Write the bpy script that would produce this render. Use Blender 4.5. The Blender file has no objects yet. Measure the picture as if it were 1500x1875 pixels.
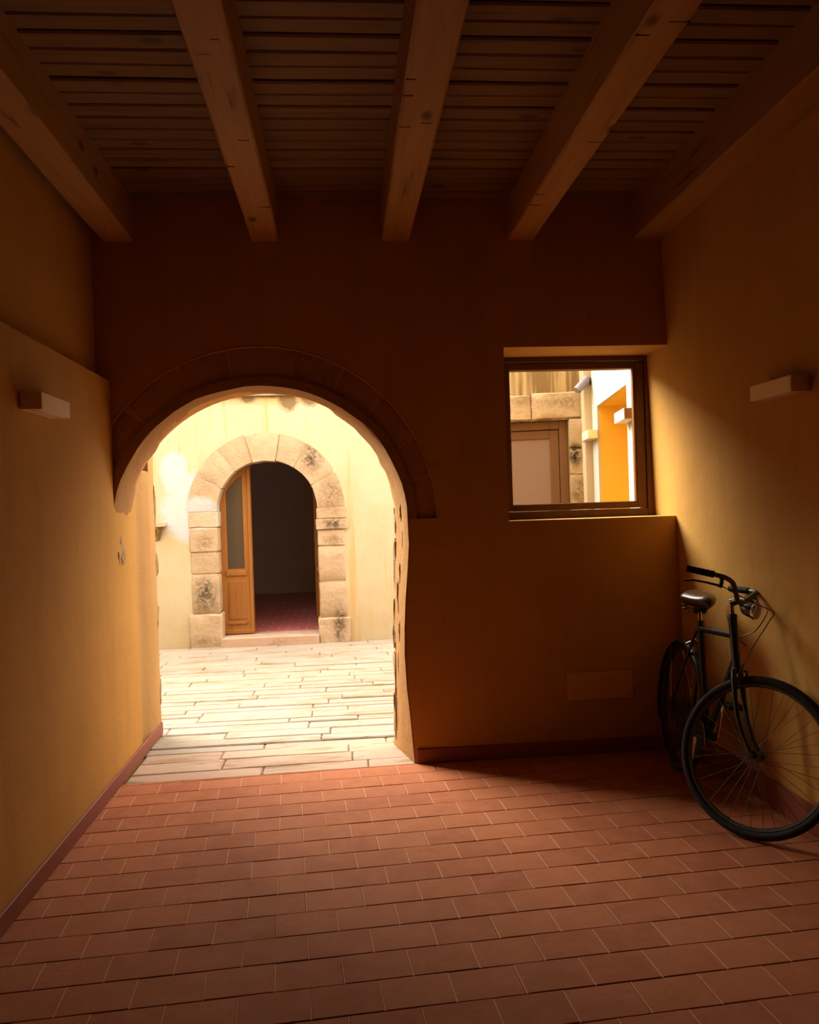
import bpy, bmesh, math, random
from mathutils import Vector, Matrix, noise
from mathutils.geometry import tessellate_polygon

random.seed(7)
SC = bpy.context.scene
COL = SC.collection
PI = math.pi

# ------------------------------------------------------------------ camera
EYE = 1.47
F_PX = 1500.0
YAW, PITCH, ROLL = 0.08294, 0.00764, 0.032          # right, down, counter-clockwise
fw = Vector((math.sin(YAW) * math.cos(PITCH), math.cos(YAW) * math.cos(PITCH), -math.sin(PITCH)))
r0 = Vector((math.cos(YAW), -math.sin(YAW), 0))
u0 = r0.cross(fw)
rt = r0 * math.cos(ROLL) + u0 * -math.sin(ROLL)
up = u0 * math.cos(ROLL) + r0 * math.sin(ROLL)
cam_d = bpy.data.cameras.new('camera')
cam_d.sensor_fit = 'HORIZONTAL'
cam_d.sensor_width = 36.0
cam_d.lens = 36.0 * F_PX / 1500.0
cam_d.clip_start = 0.05
cam = bpy.data.objects.new('camera', cam_d)
M = Matrix.Identity(4)
for i in range(3):
    M[i][0], M[i][1], M[i][2] = rt[i], up[i], -fw[i]
M.translation = (0, 0, EYE)
cam.matrix_world = M
COL.objects.link(cam)
SC.camera = cam

# ------------------------------------------------------------------ light
world = bpy.data.worlds.new('sky'); SC.world = world
world.use_nodes = True
bg = world.node_tree.nodes['Background']
bg.inputs[0].default_value = (1.0, 0.92, 0.80, 1)
bg.inputs[1].default_value = 7.9
sun_d = bpy.data.lights.new('sun', 'SUN')
sun_d.energy = 16.0
sun_d.angle = math.radians(50)                       # sun behind thin cloud
sun_d.color = (1.0, 0.91, 0.76)
sun = bpy.data.objects.new('sun', sun_d); COL.objects.link(sun)
sun.rotation_euler = Vector((0.64, -0.53, -0.62)).to_track_quat('-Z', 'Y').to_euler()
vs = SC.view_settings
SC.display_settings.display_device = 'sRGB'
vs.view_transform = 'Standard'; vs.look = 'None'; vs.gamma = 1.0; vs.use_curve_mapping = False
vs.exposure = 0.0
cy = SC.cycles
cy.use_denoising = True
cy.max_bounces = 14; cy.diffuse_bounces = 10; cy.glossy_bounces = 4
cy.transparent_max_bounces = 8
cy.sample_clamp_indirect = 8.0
cy.caustics_reflective = False; cy.caustics_refractive = False

# ------------------------------------------------------------------ materials
MATS = {}


class NT:
    def __init__(s, name):
        s.m = bpy.data.materials.new(name); s.m.use_nodes = True
        s.t = s.m.node_tree
        s.b = s.t.nodes['Principled BSDF']
        MATS[name] = s.m

    def n(s, typ, **kw):
        x = s.t.nodes.new(typ)
        for k, v in kw.items():
            if k in ('operation', 'blend_type', 'data_type', 'noise_dimensions', 'feature', 'distance', 'wave_type', 'bands_direction'):
                setattr(x, k, v)
        return x

    def link(s, a, b): s.t.links.new(a, b)

    def pos(s, scale=(1, 1, 1), obj=False, loc=(0, 0, 0)):
        tc = s.n('ShaderNodeTexCoord') if obj else s.n('ShaderNodeNewGeometry')
        mp = s.n('ShaderNodeMapping')
        mp.inputs['Scale'].default_value = scale
        mp.inputs['Location'].default_value = loc
        s.link(tc.outputs['Object' if obj else 'Position'], mp.inputs[0])
        return mp.outputs[0]

    def noise(s, vec, scale, detail=4, rough=0.6, dist=0.0):
        x = s.n('ShaderNodeTexNoise')
        x.inputs['Scale'].default_value = scale
        x.inputs['Detail'].default_value = detail
        x.inputs['Roughness'].default_value = rough
        x.inputs['Distortion'].default_value = dist
        if vec is not None: s.link(vec, x.inputs['Vector'])
        return x.outputs['Fac']

    def ramp(s, fac, stops):
        x = s.n('ShaderNodeValToRGB')
        e = x.color_ramp.elements
        while len(e) < len(stops): e.new(0.5)
        for i, (p, c) in enumerate(stops):
            e[i].position = p
            e[i].color = (c, c, c, 1) if isinstance(c, (int, float)) else (*c, 1)
        s.link(fac, x.inputs[0])
        return x.outputs[0]

    def mix(s, fac, a, b, mode='MIX'):
        x = s.n('ShaderNodeMix', data_type='RGBA', blend_type=mode)
        for sock, v in ((x.inputs[0], fac), (x.inputs[6], a), (x.inputs[7], b)):
            if hasattr(v, 'is_linked'): s.link(v, sock)
            elif isinstance(v, (int, float)): sock.default_value = v if sock == x.inputs[0] else (v, v, v, 1)
            else: sock.default_value = (*v, 1)
        return x.outputs[2]

    def math(s, op, a, b=None):
        x = s.n('ShaderNodeMath', operation=op)
        for i, v in enumerate((a, b)):
            if v is None: continue
            if hasattr(v, 'is_linked'): s.link(v, x.inputs[i])
            else: x.inputs[i].default_value = v
        return x.outputs[0]

    def bump(s, h, strength=0.3, dist=0.01):
        x = s.n('ShaderNodeBump')
        x.inputs['Strength'].default_value = strength
        x.inputs['Distance'].default_value = dist
        s.link(h, x.inputs['Height'])
        s.link(x.outputs[0], s.b.inputs['Normal'])

    def col(s, c):
        if hasattr(c, 'is_linked'): s.link(c, s.b.inputs['Base Color'])
        else: s.b.inputs['Base Color'].default_value = (*c, 1)

    def rough(s, v):
        if hasattr(v, 'is_linked'): s.link(v, s.b.inputs['Roughness'])
        else: s.b.inputs['Roughness'].default_value = v

    def rnd(s):
        return s.n('ShaderNodeObjectInfo').outputs['Random']

    def blob(s, c, r, soft, wob=0.5, nscale=5.0):
        """mask (0..1) of a worn patch with a ragged outline around a point of the wall"""
        g = s.n('ShaderNodeNewGeometry')
        v = s.n('ShaderNodeVectorMath', operation='SUBTRACT'); s.link(g.outputs['Position'], v.inputs[0]); v.inputs[1].default_value = c
        d = s.n('ShaderNodeVectorMath', operation='DIVIDE'); s.link(v.outputs[0], d.inputs[0]); d.inputs[1].default_value = r
        l = s.n('ShaderNodeVectorMath', operation='LENGTH'); s.link(d.outputs[0], l.inputs[0])
        nn = s.noise(s.pos(), nscale, 5, 0.65)
        a = s.math('ADD', l.outputs['Value'], s.math('MULTIPLY', s.math('SUBTRACT', nn, 0.5), wob * 2))
        return s.ramp(a, [(max(0.0, 1 - soft) * 0.5, 1.0), (0.5 + 0.0001, 0.0)]) if False else s.ramp(s.math('MULTIPLY', a, 0.5), [(0.5 * (1 - soft), 1.0), (0.5, 0.0)])


def plaster(name, c1, c2, c3, bump=0.25, rough=0.9, sc=1.0):
    t = NT(name)
    p = t.pos()
    big = t.noise(p, 1.3 * sc, 4, 0.6, 0.4)
    c = t.mix(t.ramp(big, [(0.35, 0.0), (0.68, 1.0)]), c1, c2)
    st = t.noise(t.pos((3.5, 3.5, 0.5)), 1.6 * sc, 5, 0.65)
    c = t.mix(t.ramp(st, [(0.52, 0.0), (0.75, 0.55)]), c, c3)
    t.col(c); t.rough(rough)
    t.b.inputs['Specular IOR Level'].default_value = 0.2
    h = t.math('ADD', t.noise(p, 7, 5, 0.6), t.math('MULTIPLY', t.noise(p, 60, 4, 0.7), 0.35))
    t.bump(h, bump, 0.02)
    return t


plaster('ochre_plaster', (0.50, 0.260, 0.058), (0.57, 0.305, 0.076), (0.41, 0.198, 0.040))
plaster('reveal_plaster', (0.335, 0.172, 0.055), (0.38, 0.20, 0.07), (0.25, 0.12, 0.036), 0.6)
plaster('stub_plaster', (0.430, 0.245, 0.086), (0.473, 0.275, 0.103), (0.361, 0.189, 0.060), 0.4)
plaster('white_plaster', (0.454, 0.427, 0.378), (0.475, 0.447, 0.399), (0.413, 0.372, 0.310), 0.12)
plaster('cream_plaster', (0.473, 0.387, 0.249), (0.499, 0.413, 0.284), (0.430, 0.335, 0.189), 0.15)
plaster('yellow_plaster', (0.700, 0.430, 0.055), (0.720, 0.450, 0.065), (0.660, 0.390, 0.050), 0.1)
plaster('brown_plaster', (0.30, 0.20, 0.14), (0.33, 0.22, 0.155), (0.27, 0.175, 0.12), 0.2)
plaster('plain_shell', (0.05, 0.035, 0.02), (0.06, 0.04, 0.025), (0.04, 0.03, 0.018), 0.1)  # near-black so the unseen rear wall bounces little light into the passage

# far facade: cream limewash with a bared bluish-white patch, ochre runs and black moss at the top
t = NT('facade_plaster')
p = t.pos()
c = t.mix(t.ramp(t.noise(p, 1.6, 4, 0.6, 0.3), [(0.35, 0.0), (0.7, 1.0)]), (0.427, 0.341, 0.203), (0.448, 0.379, 0.256))
runs = t.ramp(t.noise(t.pos((7, 7, 0.35)), 1.5, 4, 0.6), [(0.56, 0.0), (0.70, 0.75)])
c = t.mix(runs, c, (0.427, 0.277, 0.091))
dirt = t.blob((-1.0, 9.1, 0.1), (3.5, 1, 0.5), 0.9, 0.4, 4)
c = t.mix(t.math('MULTIPLY', dirt, 0.3), c, (0.331, 0.240, 0.128))
topstain = t.blob((-0.62, 9.1, 2.74), (0.85, 1, 0.16), 0.8, 0.45, 4)
c = t.mix(t.math('MULTIPLY', topstain, 0.7), c, (0.416, 0.267, 0.064))
wp = t.blob((-1.62, 9.1, 1.52), (0.36, 1, 0.42), 0.25, 0.35, 4)
wp2 = t.blob((-1.80, 9.1, 1.90), (0.16, 1, 0.30), 0.3, 0.35, 5)
c = t.mix(t.math('MAXIMUM', wp, wp2), c, (0.427, 0.421, 0.427))
for (x, z, rx, rz) in ((-0.98, 2.70, 0.10, 0.07), (-0.55, 2.66, 0.13, 0.13), (-0.30, 2.68, 0.13, 0.09), (-0.75, 2.73, 0.2, 0.03)):
    c = t.mix(t.math('MULTIPLY', t.blob((x, 9.1, z), (rx, 1, rz), 0.5, 0.55, 14), 0.85), c, (0.13, 0.075, 0.03))
t.col(c); t.rough(0.92); t.b.inputs['Specular IOR Level'].default_value = 0.2
t.bump(t.math('ADD', t.noise(p, 8, 5, 0.6), t.math('MULTIPLY', t.noise(p, 50, 4, 0.7), 0.4)), 0.3, 0.02)

# plaster above the second door: dirty ochre with dark runs
t = NT('stained_plaster')
p = t.pos()
c = t.mix(t.ramp(t.noise(p, 2.4, 4), [(0.35, 0.0), (0.7, 1.0)]), (0.315, 0.217, 0.084), (0.371, 0.287, 0.154))
c = t.mix(t.ramp(t.noise(t.pos((9, 9, 0.5)), 1.2, 4), [(0.42, 0.0), (0.54, 0.95)]), c, (0.147, 0.084, 0.025))
t.col(c); t.rough(0.95)
t.bump(t.noise(p, 14, 5), 0.35, 0.02)


def stone(name, c1, c2, dark, amount=0.6, bump=0.7, sc=1.0):
    t = NT(name)
    p = t.pos(obj=False)
    off = t.rnd()
    c = t.mix(t.ramp(t.noise(p, 6 * sc, 5, 0.65, 0.3), [(0.35, 0.0), (0.7, 1.0)]), c1, c2)
    c = t.mix(t.math('MULTIPLY', off, 0.45), c, c1)
    bl = t.noise(p, 3.2 * sc, 6, 0.7, 0.5)
    m = t.ramp(t.math('ADD', bl, t.math('MULTIPLY', t.math('SUBTRACT', off, 0.5), 0.22)), [(0.58, 0.0), (0.70, amount)])
    m = t.math('MULTIPLY', m, t.ramp(t.noise(p, 30 * sc, 4, 0.7), [(0.35, 0.25), (0.6, 1.0)]))
    c = t.mix(m, c, dark)
    t.col(c); t.rough(0.92); t.b.inputs['Specular IOR Level'].default_value = 0.2
    t.bump(t.math('ADD', t.noise(p, 14 * sc, 6, 0.7), t.math('MULTIPLY', t.noise(p, 60, 4, 0.7), 0.3)), bump, 0.02)




def stained_stone(name, c1, c2, spots, pale=(), bump=0.7):
    """pale worn stone with dark lichen / soot blotches of their own shape at given places"""
    t = NT(name)
    p = t.pos()
    off = t.rnd()
    c = t.mix(t.ramp(t.noise(p, 7, 5, 0.65, 0.3), [(0.35, 0.0), (0.7, 1.0)]), c1, c2)
    c = t.mix(t.math('MULTIPLY', off, 0.5), c, tuple(x * 0.86 for x in c1))
    c = t.mix(t.ramp(t.noise(p, 16, 6, 0.7, 0.5), [(0.55, 0.0), (0.68, 0.45)]), c, tuple(x * 0.55 for x in c1))
    fine = t.ramp(t.noise(p, 22, 5, 0.75, 0.6), [(0.38, 0.15), (0.56, 1.0)])
    for (ctr, r_, k_, dk) in spots:
        c = t.mix(t.math('MULTIPLY', t.math('MULTIPLY', t.blob(ctr, r_, 0.85, 0.45, 9), fine), k_), c, dk)
    for (ctr, r_) in pale:
        c = t.mix(t.blob(ctr, r_, 0.35, 0.3, 5), c, (0.42, 0.41, 0.41))
    t.col(c); t.rough(0.92); t.b.inputs['Specular IOR Level'].default_value = 0.2
    t.bump(t.math('ADD', t.noise(p, 14, 6, 0.7), t.math('MULTIPLY', t.noise(p, 45, 4, 0.7), 0.4)), bump, 0.025)


BLK, BRN = (0.035, 0.022, 0.014), (0.13, 0.075, 0.035)
stained_stone('portal_stone', (0.396, 0.280, 0.172), (0.456, 0.340, 0.224),
              [((-0.31, 9.1, 2.03), (0.15, 1, 0.22), 1.0, BLK), ((-0.10, 9.1, 1.62), (0.17, 1, 0.30), 0.75, BRN), ((-0.10, 9.1, 1.30), (0.16, 1, 0.10), 0.95, BLK),
               ((-1.50, 9.1, 0.58), (0.18, 1, 0.27), 1.0, BLK), ((-0.06, 9.1, 0.18), (0.09, 1, 0.28), 0.95, BLK), ((-1.55, 9.1, 0.06), (0.22, 1, 0.09), 0.6, BRN),
               ((-1.50, 9.1, 1.14), (0.12, 1, 0.12), 0.6, BRN), ((-0.10, 9.1, 1.12), (0.15, 1, 0.08), 0.7, BRN), ((-1.45, 9.1, 1.80), (0.16, 1, 0.22), 0.35, BRN)],
              [((-1.56, 9.1, 1.47), (0.30, 1, 0.20))])
stained_stone('door_surround_stone', (0.396, 0.292, 0.172), (0.473, 0.365, 0.232),
              [((2.045, 7.0, 1.88), (0.075, 1, 0.15), 1.0, (0.012, 0.008, 0.006)), ((2.045, 7.0, 1.88), (0.06, 1, 0.13), 1.0, (0.012, 0.008, 0.006)), ((2.07, 7.0, 1.55), (0.10, 1, 0.17), 1.0, BRN), ((1.95, 7.0, 2.33), (0.25, 1, 0.10), 0.7, BRN), ((1.62, 7.0, 2.36), (0.14, 1, 0.07), 0.7, BRN)])
stone('arch_stone', (0.46, 0.235, 0.080), (0.56, 0.295, 0.105), (0.24, 0.115, 0.04), 0.7)
stone('rough_stone', (0.361, 0.232, 0.120), (0.430, 0.292, 0.163), (0.189, 0.103, 0.052), 0.6, 1.0)
stone('lintel_stone', (0.378, 0.310, 0.213), (0.413, 0.351, 0.261), (0.361, 0.224, 0.086), 0.5, 0.6)

# paving slabs, each with its own tint; yellowish stains in places
t = NT('paving_stone')
p = t.pos()
r = t.rnd()
c = t.mix(r, (0.250, 0.199, 0.155), (0.299, 0.249, 0.196))
c = t.mix(t.ramp(t.noise(p, 5, 5, 0.65), [(0.4, 0.0), (0.75, 0.5)]), c, (0.327, 0.289, 0.235))
st = t.ramp(t.noise(t.pos((0.8, 3.0, 1)), 2.2, 5, 0.7, 0.4), [(0.52, 0.0), (0.66, 0.85)])
c = t.mix(st, c, (0.198, 0.124, 0.052))
t.col(c); t.rough(0.75)
t.bump(t.math('ADD', t.noise(p, 18, 5, 0.65), t.math('MULTIPLY', t.noise(p, 4, 3), 1.5)), 0.35, 0.015)

t = NT('threshold_stone')
p = t.pos()
r = t.rnd()
c = t.mix(r, (0.361, 0.225, 0.155), (0.413, 0.269, 0.189))
c = t.mix(t.ramp(t.noise(p, 5, 5, 0.65), [(0.4, 0.0), (0.75, 0.5)]), c, (0.372, 0.303, 0.235))
st = t.ramp(t.noise(t.pos((0.8, 3.0, 1)), 2.2, 5, 0.7, 0.4), [(0.52, 0.0), (0.66, 0.85)])
c = t.mix(st, c, (0.198, 0.114, 0.046))
t.col(c); t.rough(0.75)
t.bump(t.math('ADD', t.noise(p, 18, 5, 0.65), t.math('MULTIPLY', t.noise(p, 4, 3), 1.5)), 0.35, 0.015)

t = NT('paving_joint')
p = t.pos()
t.col(t.mix(t.noise(p, 6, 4), (0.11, 0.062, 0.028), (0.24, 0.145, 0.07))); t.rough(0.95)

# terracotta floor tiles
t = NT('terracotta')
p = t.pos()
r = t.rnd()
c = t.mix(r, (0.342, 0.104, 0.043), (0.414, 0.140, 0.058))
c = t.mix(t.ramp(t.noise(p, 9, 5, 0.6), [(0.4, 0.0), (0.72, 0.55)]), c, (0.477, 0.167, 0.081))
c = t.mix(t.ramp(t.noise(p, 55, 3, 0.6), [(0.56, 0.0), (0.75, 0.45)]), c, (0.225, 0.059, 0.032))
t.col(c)
t.rough(t.ramp(t.noise(p, 12, 4), [(0.3, 0.66), (0.7, 0.80)]))
t.b.inputs['Specular IOR Level'].default_value = 0.18
t.bump(t.math('ADD', t.noise(p, 70, 4, 0.7), t.noise(p, 10, 3)), 0.12, 0.006)

simple_bed = NT('shaded_tile_bed'); simple_bed.col((0.16, 0.06, 0.03)); simple_bed.rough(0.95)  # shows in the row joints; shade of their recess put into its colour
t = NT('lit_tile_grout')
p = t.pos()
t.col(t.mix(t.noise(p, 20, 4), (0.52, 0.26, 0.14), (0.60, 0.32, 0.18))); t.rough(0.95)  # depthwise joints only, lightened in colour as if light ran along them

t = NT('terracotta_skirting')
p = t.pos()
t.col(t.mix(t.noise(p, 8, 4), (0.216, 0.051, 0.027), (0.282, 0.075, 0.039))); t.rough(0.6)

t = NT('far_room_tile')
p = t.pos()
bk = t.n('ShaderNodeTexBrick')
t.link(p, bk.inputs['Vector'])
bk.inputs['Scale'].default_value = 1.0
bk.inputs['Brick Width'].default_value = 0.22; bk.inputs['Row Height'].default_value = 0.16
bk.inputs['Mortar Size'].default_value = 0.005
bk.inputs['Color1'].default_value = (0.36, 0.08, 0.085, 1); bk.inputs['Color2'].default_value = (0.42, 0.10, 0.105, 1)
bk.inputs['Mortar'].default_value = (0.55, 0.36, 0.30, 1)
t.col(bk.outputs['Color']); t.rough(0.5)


def wood(name, c1, c2, dark, axis=1, rough=0.7, sc=1.0, knots=True):
    t = NT(name)
    s = [14, 14, 14]; s[axis] = 0.9
    r = t.rnd()
    cmb = t.n('ShaderNodeCombineXYZ')
    for i in range(3): t.link(t.math('MULTIPLY', r, 17.0 + 5 * i), cmb.inputs[i])
    va = t.n('ShaderNodeVectorMath', operation='ADD')
    t.link(t.pos(tuple(x * sc for x in s)), va.inputs[0]); t.link(cmb.outputs[0], va.inputs[1])
    g = t.noise(va.outputs[0], 1.6, 6, 0.65, 0.6)
    c = t.mix(t.ramp(g, [(0.3, 0.0), (0.7, 1.0)]), c1, c2)
    c = t.mix(t.ramp(g, [(0.28, 0.8), (0.40, 0.0)]), c, dark)
    c = t.mix(t.math('MULTIPLY', r, 0.35), c, dark)
    if knots:
        vo = t.n('ShaderNodeTexVoronoi'); vo.inputs['Scale'].default_value = 5.0
        ks = [1.0, 1.0, 1.0]; ks[axis] = 0.55
        va2 = t.n('ShaderNodeVectorMath', operation='ADD')
        t.link(t.pos(tuple(ks)), va2.inputs[0]); t.link(cmb.outputs[0], va2.inputs[1])
        t.link(va2.outputs[0], vo.inputs['Vector'])
        c = t.mix(t.ramp(vo.outputs['Distance'], [(0.06, 0.9), (0.15, 0.0)]), c, dark)
    t.col(c); t.rough(rough); t.b.inputs['Specular IOR Level'].default_value = 0.3
    t.bump(g, 0.25, 0.008)


wood('beam_wood', (0.38, 0.185, 0.062), (0.52, 0.26, 0.092), (0.10, 0.045, 0.018), 1)
wood('plank_wood', (0.186, 0.090, 0.031), (0.260, 0.130, 0.046), (0.085, 0.038, 0.015), 0)
wood('door_wood', (0.222, 0.084, 0.017), (0.271, 0.109, 0.023), (0.130, 0.044, 0.009), 2, 0.42, 1.0, False)
wood('window_wood', (0.115, 0.045, 0.018), (0.16, 0.062, 0.024), (0.06, 0.022, 0.01), 2, 0.45, 1.0, False)
wood('brown_door_wood', (0.125, 0.058, 0.023), (0.158, 0.076, 0.032), (0.087, 0.037, 0.015), 2, 0.5, 1.0, False)


def simple(name, c, rough=0.5, metal=0.0, spec=None, bump=0):
    t = NT(name); t.col(c); t.rough(rough); t.b.inputs['Metallic'].default_value = metal
    if spec is not None: t.b.inputs['Specular IOR Level'].default_value = spec
    n_ = t.noise(t.pos(obj=True), 25, 3)
    t.rough(t.ramp(n_, [(0.3, max(0.05, rough - 0.06)), (0.7, min(1, rough + 0.06))]))
    if bump: t.bump(t.noise(t.pos(obj=True), 120, 3), bump, 0.003)
    return t


simple('fixture_paint', (0.93, 0.70, 0.43), 0.6)
simple('fixture_glass', (0.70, 0.62, 0.50), 0.35)
simple('black_paint', (0.012, 0.014, 0.016), 0.32, 0.0, 0.5)
simple('rubber', (0.012, 0.012, 0.013), 0.75, 0.0, 0.3, 0.2)
simple('chrome', (0.62, 0.60, 0.56), 0.22, 1.0)
simple('dull_steel', (0.10, 0.095, 0.09), 0.45, 1.0)
simple('saddle_leather', (0.060, 0.025, 0.011), 0.33, 0.0, 0.6, 0.15)
simple('cable_black', (0.014, 0.014, 0.015), 0.45)
simple('iron_bar', (0.20, 0.21, 0.21), 0.6, 0.3)
simple('camera_housing', (0.20, 0.17, 0.21), 0.5)
simple('lens_black', (0.01, 0.01, 0.012), 0.1)
simple('mortar', (0.58, 0.31, 0.11), 0.95, 0, 0.1, 0.4)
simple('frosted_pane', (0.19, 0.125, 0.10), 0.4)
simple('grey_pane', (0.36, 0.40, 0.38), 0.3)
simple('vent_paint', (0.64, 0.34, 0.10), 0.6)
simple('crack_dark', (0.03, 0.012, 0.006), 0.9)

t = NT('window_glass')
for x in list(t.t.nodes): t.t.nodes.remove(x)
out = t.t.nodes.new('ShaderNodeOutputMaterial')
tr = t.t.nodes.new('ShaderNodeBsdfTransparent'); tr.inputs[0].default_value = (0.96, 0.97, 0.95, 1)
gl = t.t.nodes.new('ShaderNodeBsdfGlossy'); gl.inputs['Roughness'].default_value = 0.02
lw_ = t.t.nodes.new('ShaderNodeLayerWeight')
pw_ = t.t.nodes.new('ShaderNodeMath'); pw_.operation = 'POWER'; pw_.inputs[1].default_value = 5.0
t.t.links.new(lw_.outputs['Facing'], pw_.inputs[0])
fr = t.t.nodes.new('ShaderNodeMath'); fr.operation = 'MULTIPLY_ADD'; fr.inputs[1].default_value = 0.6; fr.inputs[2].default_value = 0.02
t.t.links.new(pw_.outputs[0], fr.inputs[0])
mx = t.t.nodes.new('ShaderNodeMixShader')
t.t.links.new(fr.outputs[0], mx.inputs[0]); t.t.links.new(tr.outputs[0], mx.inputs[1]); t.t.links.new(gl.outputs[0], mx.inputs[2])
t.t.links.new(mx.outputs[0], out.inputs[0])

t = NT('door_glass')
t.col((0.055, 0.040, 0.028)); t.rough(0.12)
t.b.inputs['Specular IOR Level'].default_value = 0.5

# ------------------------------------------------------------------ mesh helpers


class MB:
    """collects geometry; build() links it as one mesh object"""

    def __init__(s): s.v = []; s.f = []

    def add(s, vs, fs):
        o = len(s.v)
        s.v += [tuple(v) for v in vs]
        s.f += [tuple(i + o for i in f) for f in fs]
        return s

    def box(s, a, b):
        (x0, y0, z0), (x1, y1, z1) = a, b
        vs = [(x0, y0, z0), (x1, y0, z0), (x1, y1, z0), (x0, y1, z0), (x0, y0, z1), (x1, y0, z1), (x1, y1, z1), (x0, y1, z1)]
        return s.add(vs, [(0, 3, 2, 1), (4, 5, 6, 7), (0, 1, 5, 4), (1, 2, 6, 5), (2, 3, 7, 6), (3, 0, 4, 7)])

    def prism(s, outline, holes, fn, d0, d1):
        """extrude a 2-D outline (with holes) from depth d0 to d1; fn(u, v, d) -> 3-D point"""
        loops = [outline] + list(holes)
        flat = [p for l in loops for p in l]
        n = len(flat)
        tris = tessellate_polygon([[Vector((p[0], p[1], 0)) for p in l] for l in loops])
        vs = [fn(u, v, d0) for u, v in flat] + [fn(u, v, d1) for u, v in flat]
        fs = [tuple(t_) for t_ in tris] + [tuple(i + n for i in reversed(t_)) for t_ in tris]
        o = 0
        for l in loops:
            k = len(l)
            for i in range(k):
                a, b = o + i, o + (i + 1) % k
                fs.append((a, b, b + n, a + n))
            o += k
        return s.add(vs, fs)

    def tube(s, pts, r, seg=10, closed=False, cap=True):
        pts = [Vector(p) for p in pts]
        n = len(pts)
        rad = r if isinstance(r, (list, tuple)) else [r] * n
        prev = None
        rings = []
        for i, p in enumerate(pts):
            if closed: d = pts[(i + 1) % n] - pts[i - 1]
            elif i == 0: d = pts[1] - p
            elif i == n - 1: d = p - pts[i - 1]
            else: d = (pts[i + 1] - p).normalized() + (p - pts[i - 1]).normalized()
            d.normalize()
            if prev is None:
                a = Vector((0, 0, 1)) if abs(d.z) < 0.9 else Vector((1, 0, 0))
                x = d.cross(a).normalized()
            else:
                x = (prev - d * prev.dot(d)).normalized()
            prev = x
            y = d.cross(x)
            rings.append([p + (x * math.cos(2 * PI * k / seg) + y * math.sin(2 * PI * k / seg)) * rad[i] for k in range(seg)])
        vs = [v for rg in rings for v in rg]
        fs = []
        for i in range(n if closed else n - 1):
            j = (i + 1) % n
            for k in range(seg):
                fs.append((i * seg + k, i * seg + (k + 1) % seg, j * seg + (k + 1) % seg, j * seg + k))
        if cap and not closed:
            fs.append(tuple(range(seg))[::-1]); fs.append(tuple((n - 1) * seg + k for k in range(seg)))
        return s.add(vs, fs)

    def ring(s, R, r, fn, n=56, seg=10):
        return s.tube([fn(R * math.cos(2 * PI * i / n), R * math.sin(2 * PI * i / n)) for i in range(n)], r, seg, closed=True)

    def build(s, name, mat, parent=None, smooth=None, bevel=0.0, bseg=2, mtx=None):
        me = bpy.data.meshes.new(name)
        me.from_pydata(s.v, [], s.f)
        bm = bmesh.new(); bm.from_mesh(me)
        bmesh.ops.recalc_face_normals(bm, faces=bm.faces)
        if bevel > 0:
            es = [e for e in bm.edges if len(e.link_faces) == 2 and e.calc_face_angle(0) > 0.6]
            bmesh.ops.bevel(bm, geom=es, offset=bevel, segments=bseg, profile=0.5, affect='EDGES', clamp_overlap=True)
        bm.to_mesh(me); bm.free()
        if mtx is not None: me.transform(mtx)
        if smooth is not None:
            me.shade_smooth(); me.set_sharp_from_angle(angle=smooth)
        me.materials.append(MATS[mat])
        o = bpy.data.objects.new(name, me)
        COL.objects.link(o)
        if parent is not None: o.parent = parent
        return o


def tag(o, label=None, cat=None, group=None, kind=None):
    if label: o['label'] = label
    if cat: o['category'] = cat
    if group: o['group'] = group
    if kind: o['kind'] = kind
    return o


def struct(o, label, cat): return tag(o, label, cat, kind='structure')


def empty(name, loc=(0, 0, 0), rz=0.0):
    o = bpy.data.objects.new(name, None)
    o.empty_display_size = 0.1
    o.location = loc; o.rotation_euler = (0, 0, rz)
    COL.objects.link(o)
    return o


def XZ(u, v, d): return (u, d, v)          # wall facing the camera
def YZ(u, v, d): return (d, u, v)          # side wall
def XY(u, v, d): return (u, v, d)


def jit(p, amt, sc=6.0, seed=0.0):
    q = Vector(p) * sc + Vector((seed, seed * 1.7, -seed))
    n_ = noise.noise_vector(q)
    return Vector(p) + n_ * amt


def rough_block(mb, a, b, amt=0.006, n=3, seed=0.0, fn=None):
    """a squared stone with uneven faces: subdivided box pushed about by noise"""
    bm = bmesh.new()
    bmesh.ops.create_cube(bm, size=1.0)
    bmesh.ops.bevel(bm, geom=list(bm.edges), offset=0.04, segments=1, affect='EDGES')
    if n > 0: bmesh.ops.subdivide_edges(bm, edges=[e for e in bm.edges if e.calc_length() > 0.4], cuts=n, use_grid_fill=True)
    A, B = Vector(a), Vector(b)
    vs = []
    for v in bm.verts:
        q = Vector(((v.co.x + .5) * (B.x - A.x) + A.x, (v.co.y + .5) * (B.y - A.y) + A.y, (v.co.z + .5) * (B.z - A.z) + A.z))
        q = jit(q, amt, 9, seed)
        vs.append(fn(q) if fn else q)
    bm.verts.index_update()
    fs = [tuple(v.index for v in f.verts) for f in bm.faces]
    bm.free()
    mb.add(vs, fs)
    return mb


def lump(c, r, amt=0.35, seed=0.0, sub=3):
    """rough field stone: an egg of stone dented by noise"""
    bm = bmesh.new()
    bmesh.ops.create_icosphere(bm, subdivisions=sub, radius=1.0)
    vs = []
    for v in bm.verts:
        d_ = v.co.normalized()
        k_ = 1 + amt * noise.noise(d_ * 1.7 + Vector((seed, seed * 2.3, 0))) + amt * 0.4 * noise.noise(d_ * 5 + Vector((0, seed, 4)))
        q = [abs(x) ** 0.75 * (1 if x > 0 else -1) for x in d_]
        vs.append((c[0] + q[0] * r[0] * k_, c[1] + q[1] * r[1] * k_, c[2] + q[2] * r[2] * k_))
    bm.verts.index_update()
    fs = [tuple(v.index for v in f.verts) for f in bm.faces]
    bm.free()
    return MB().add(vs, fs)


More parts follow.
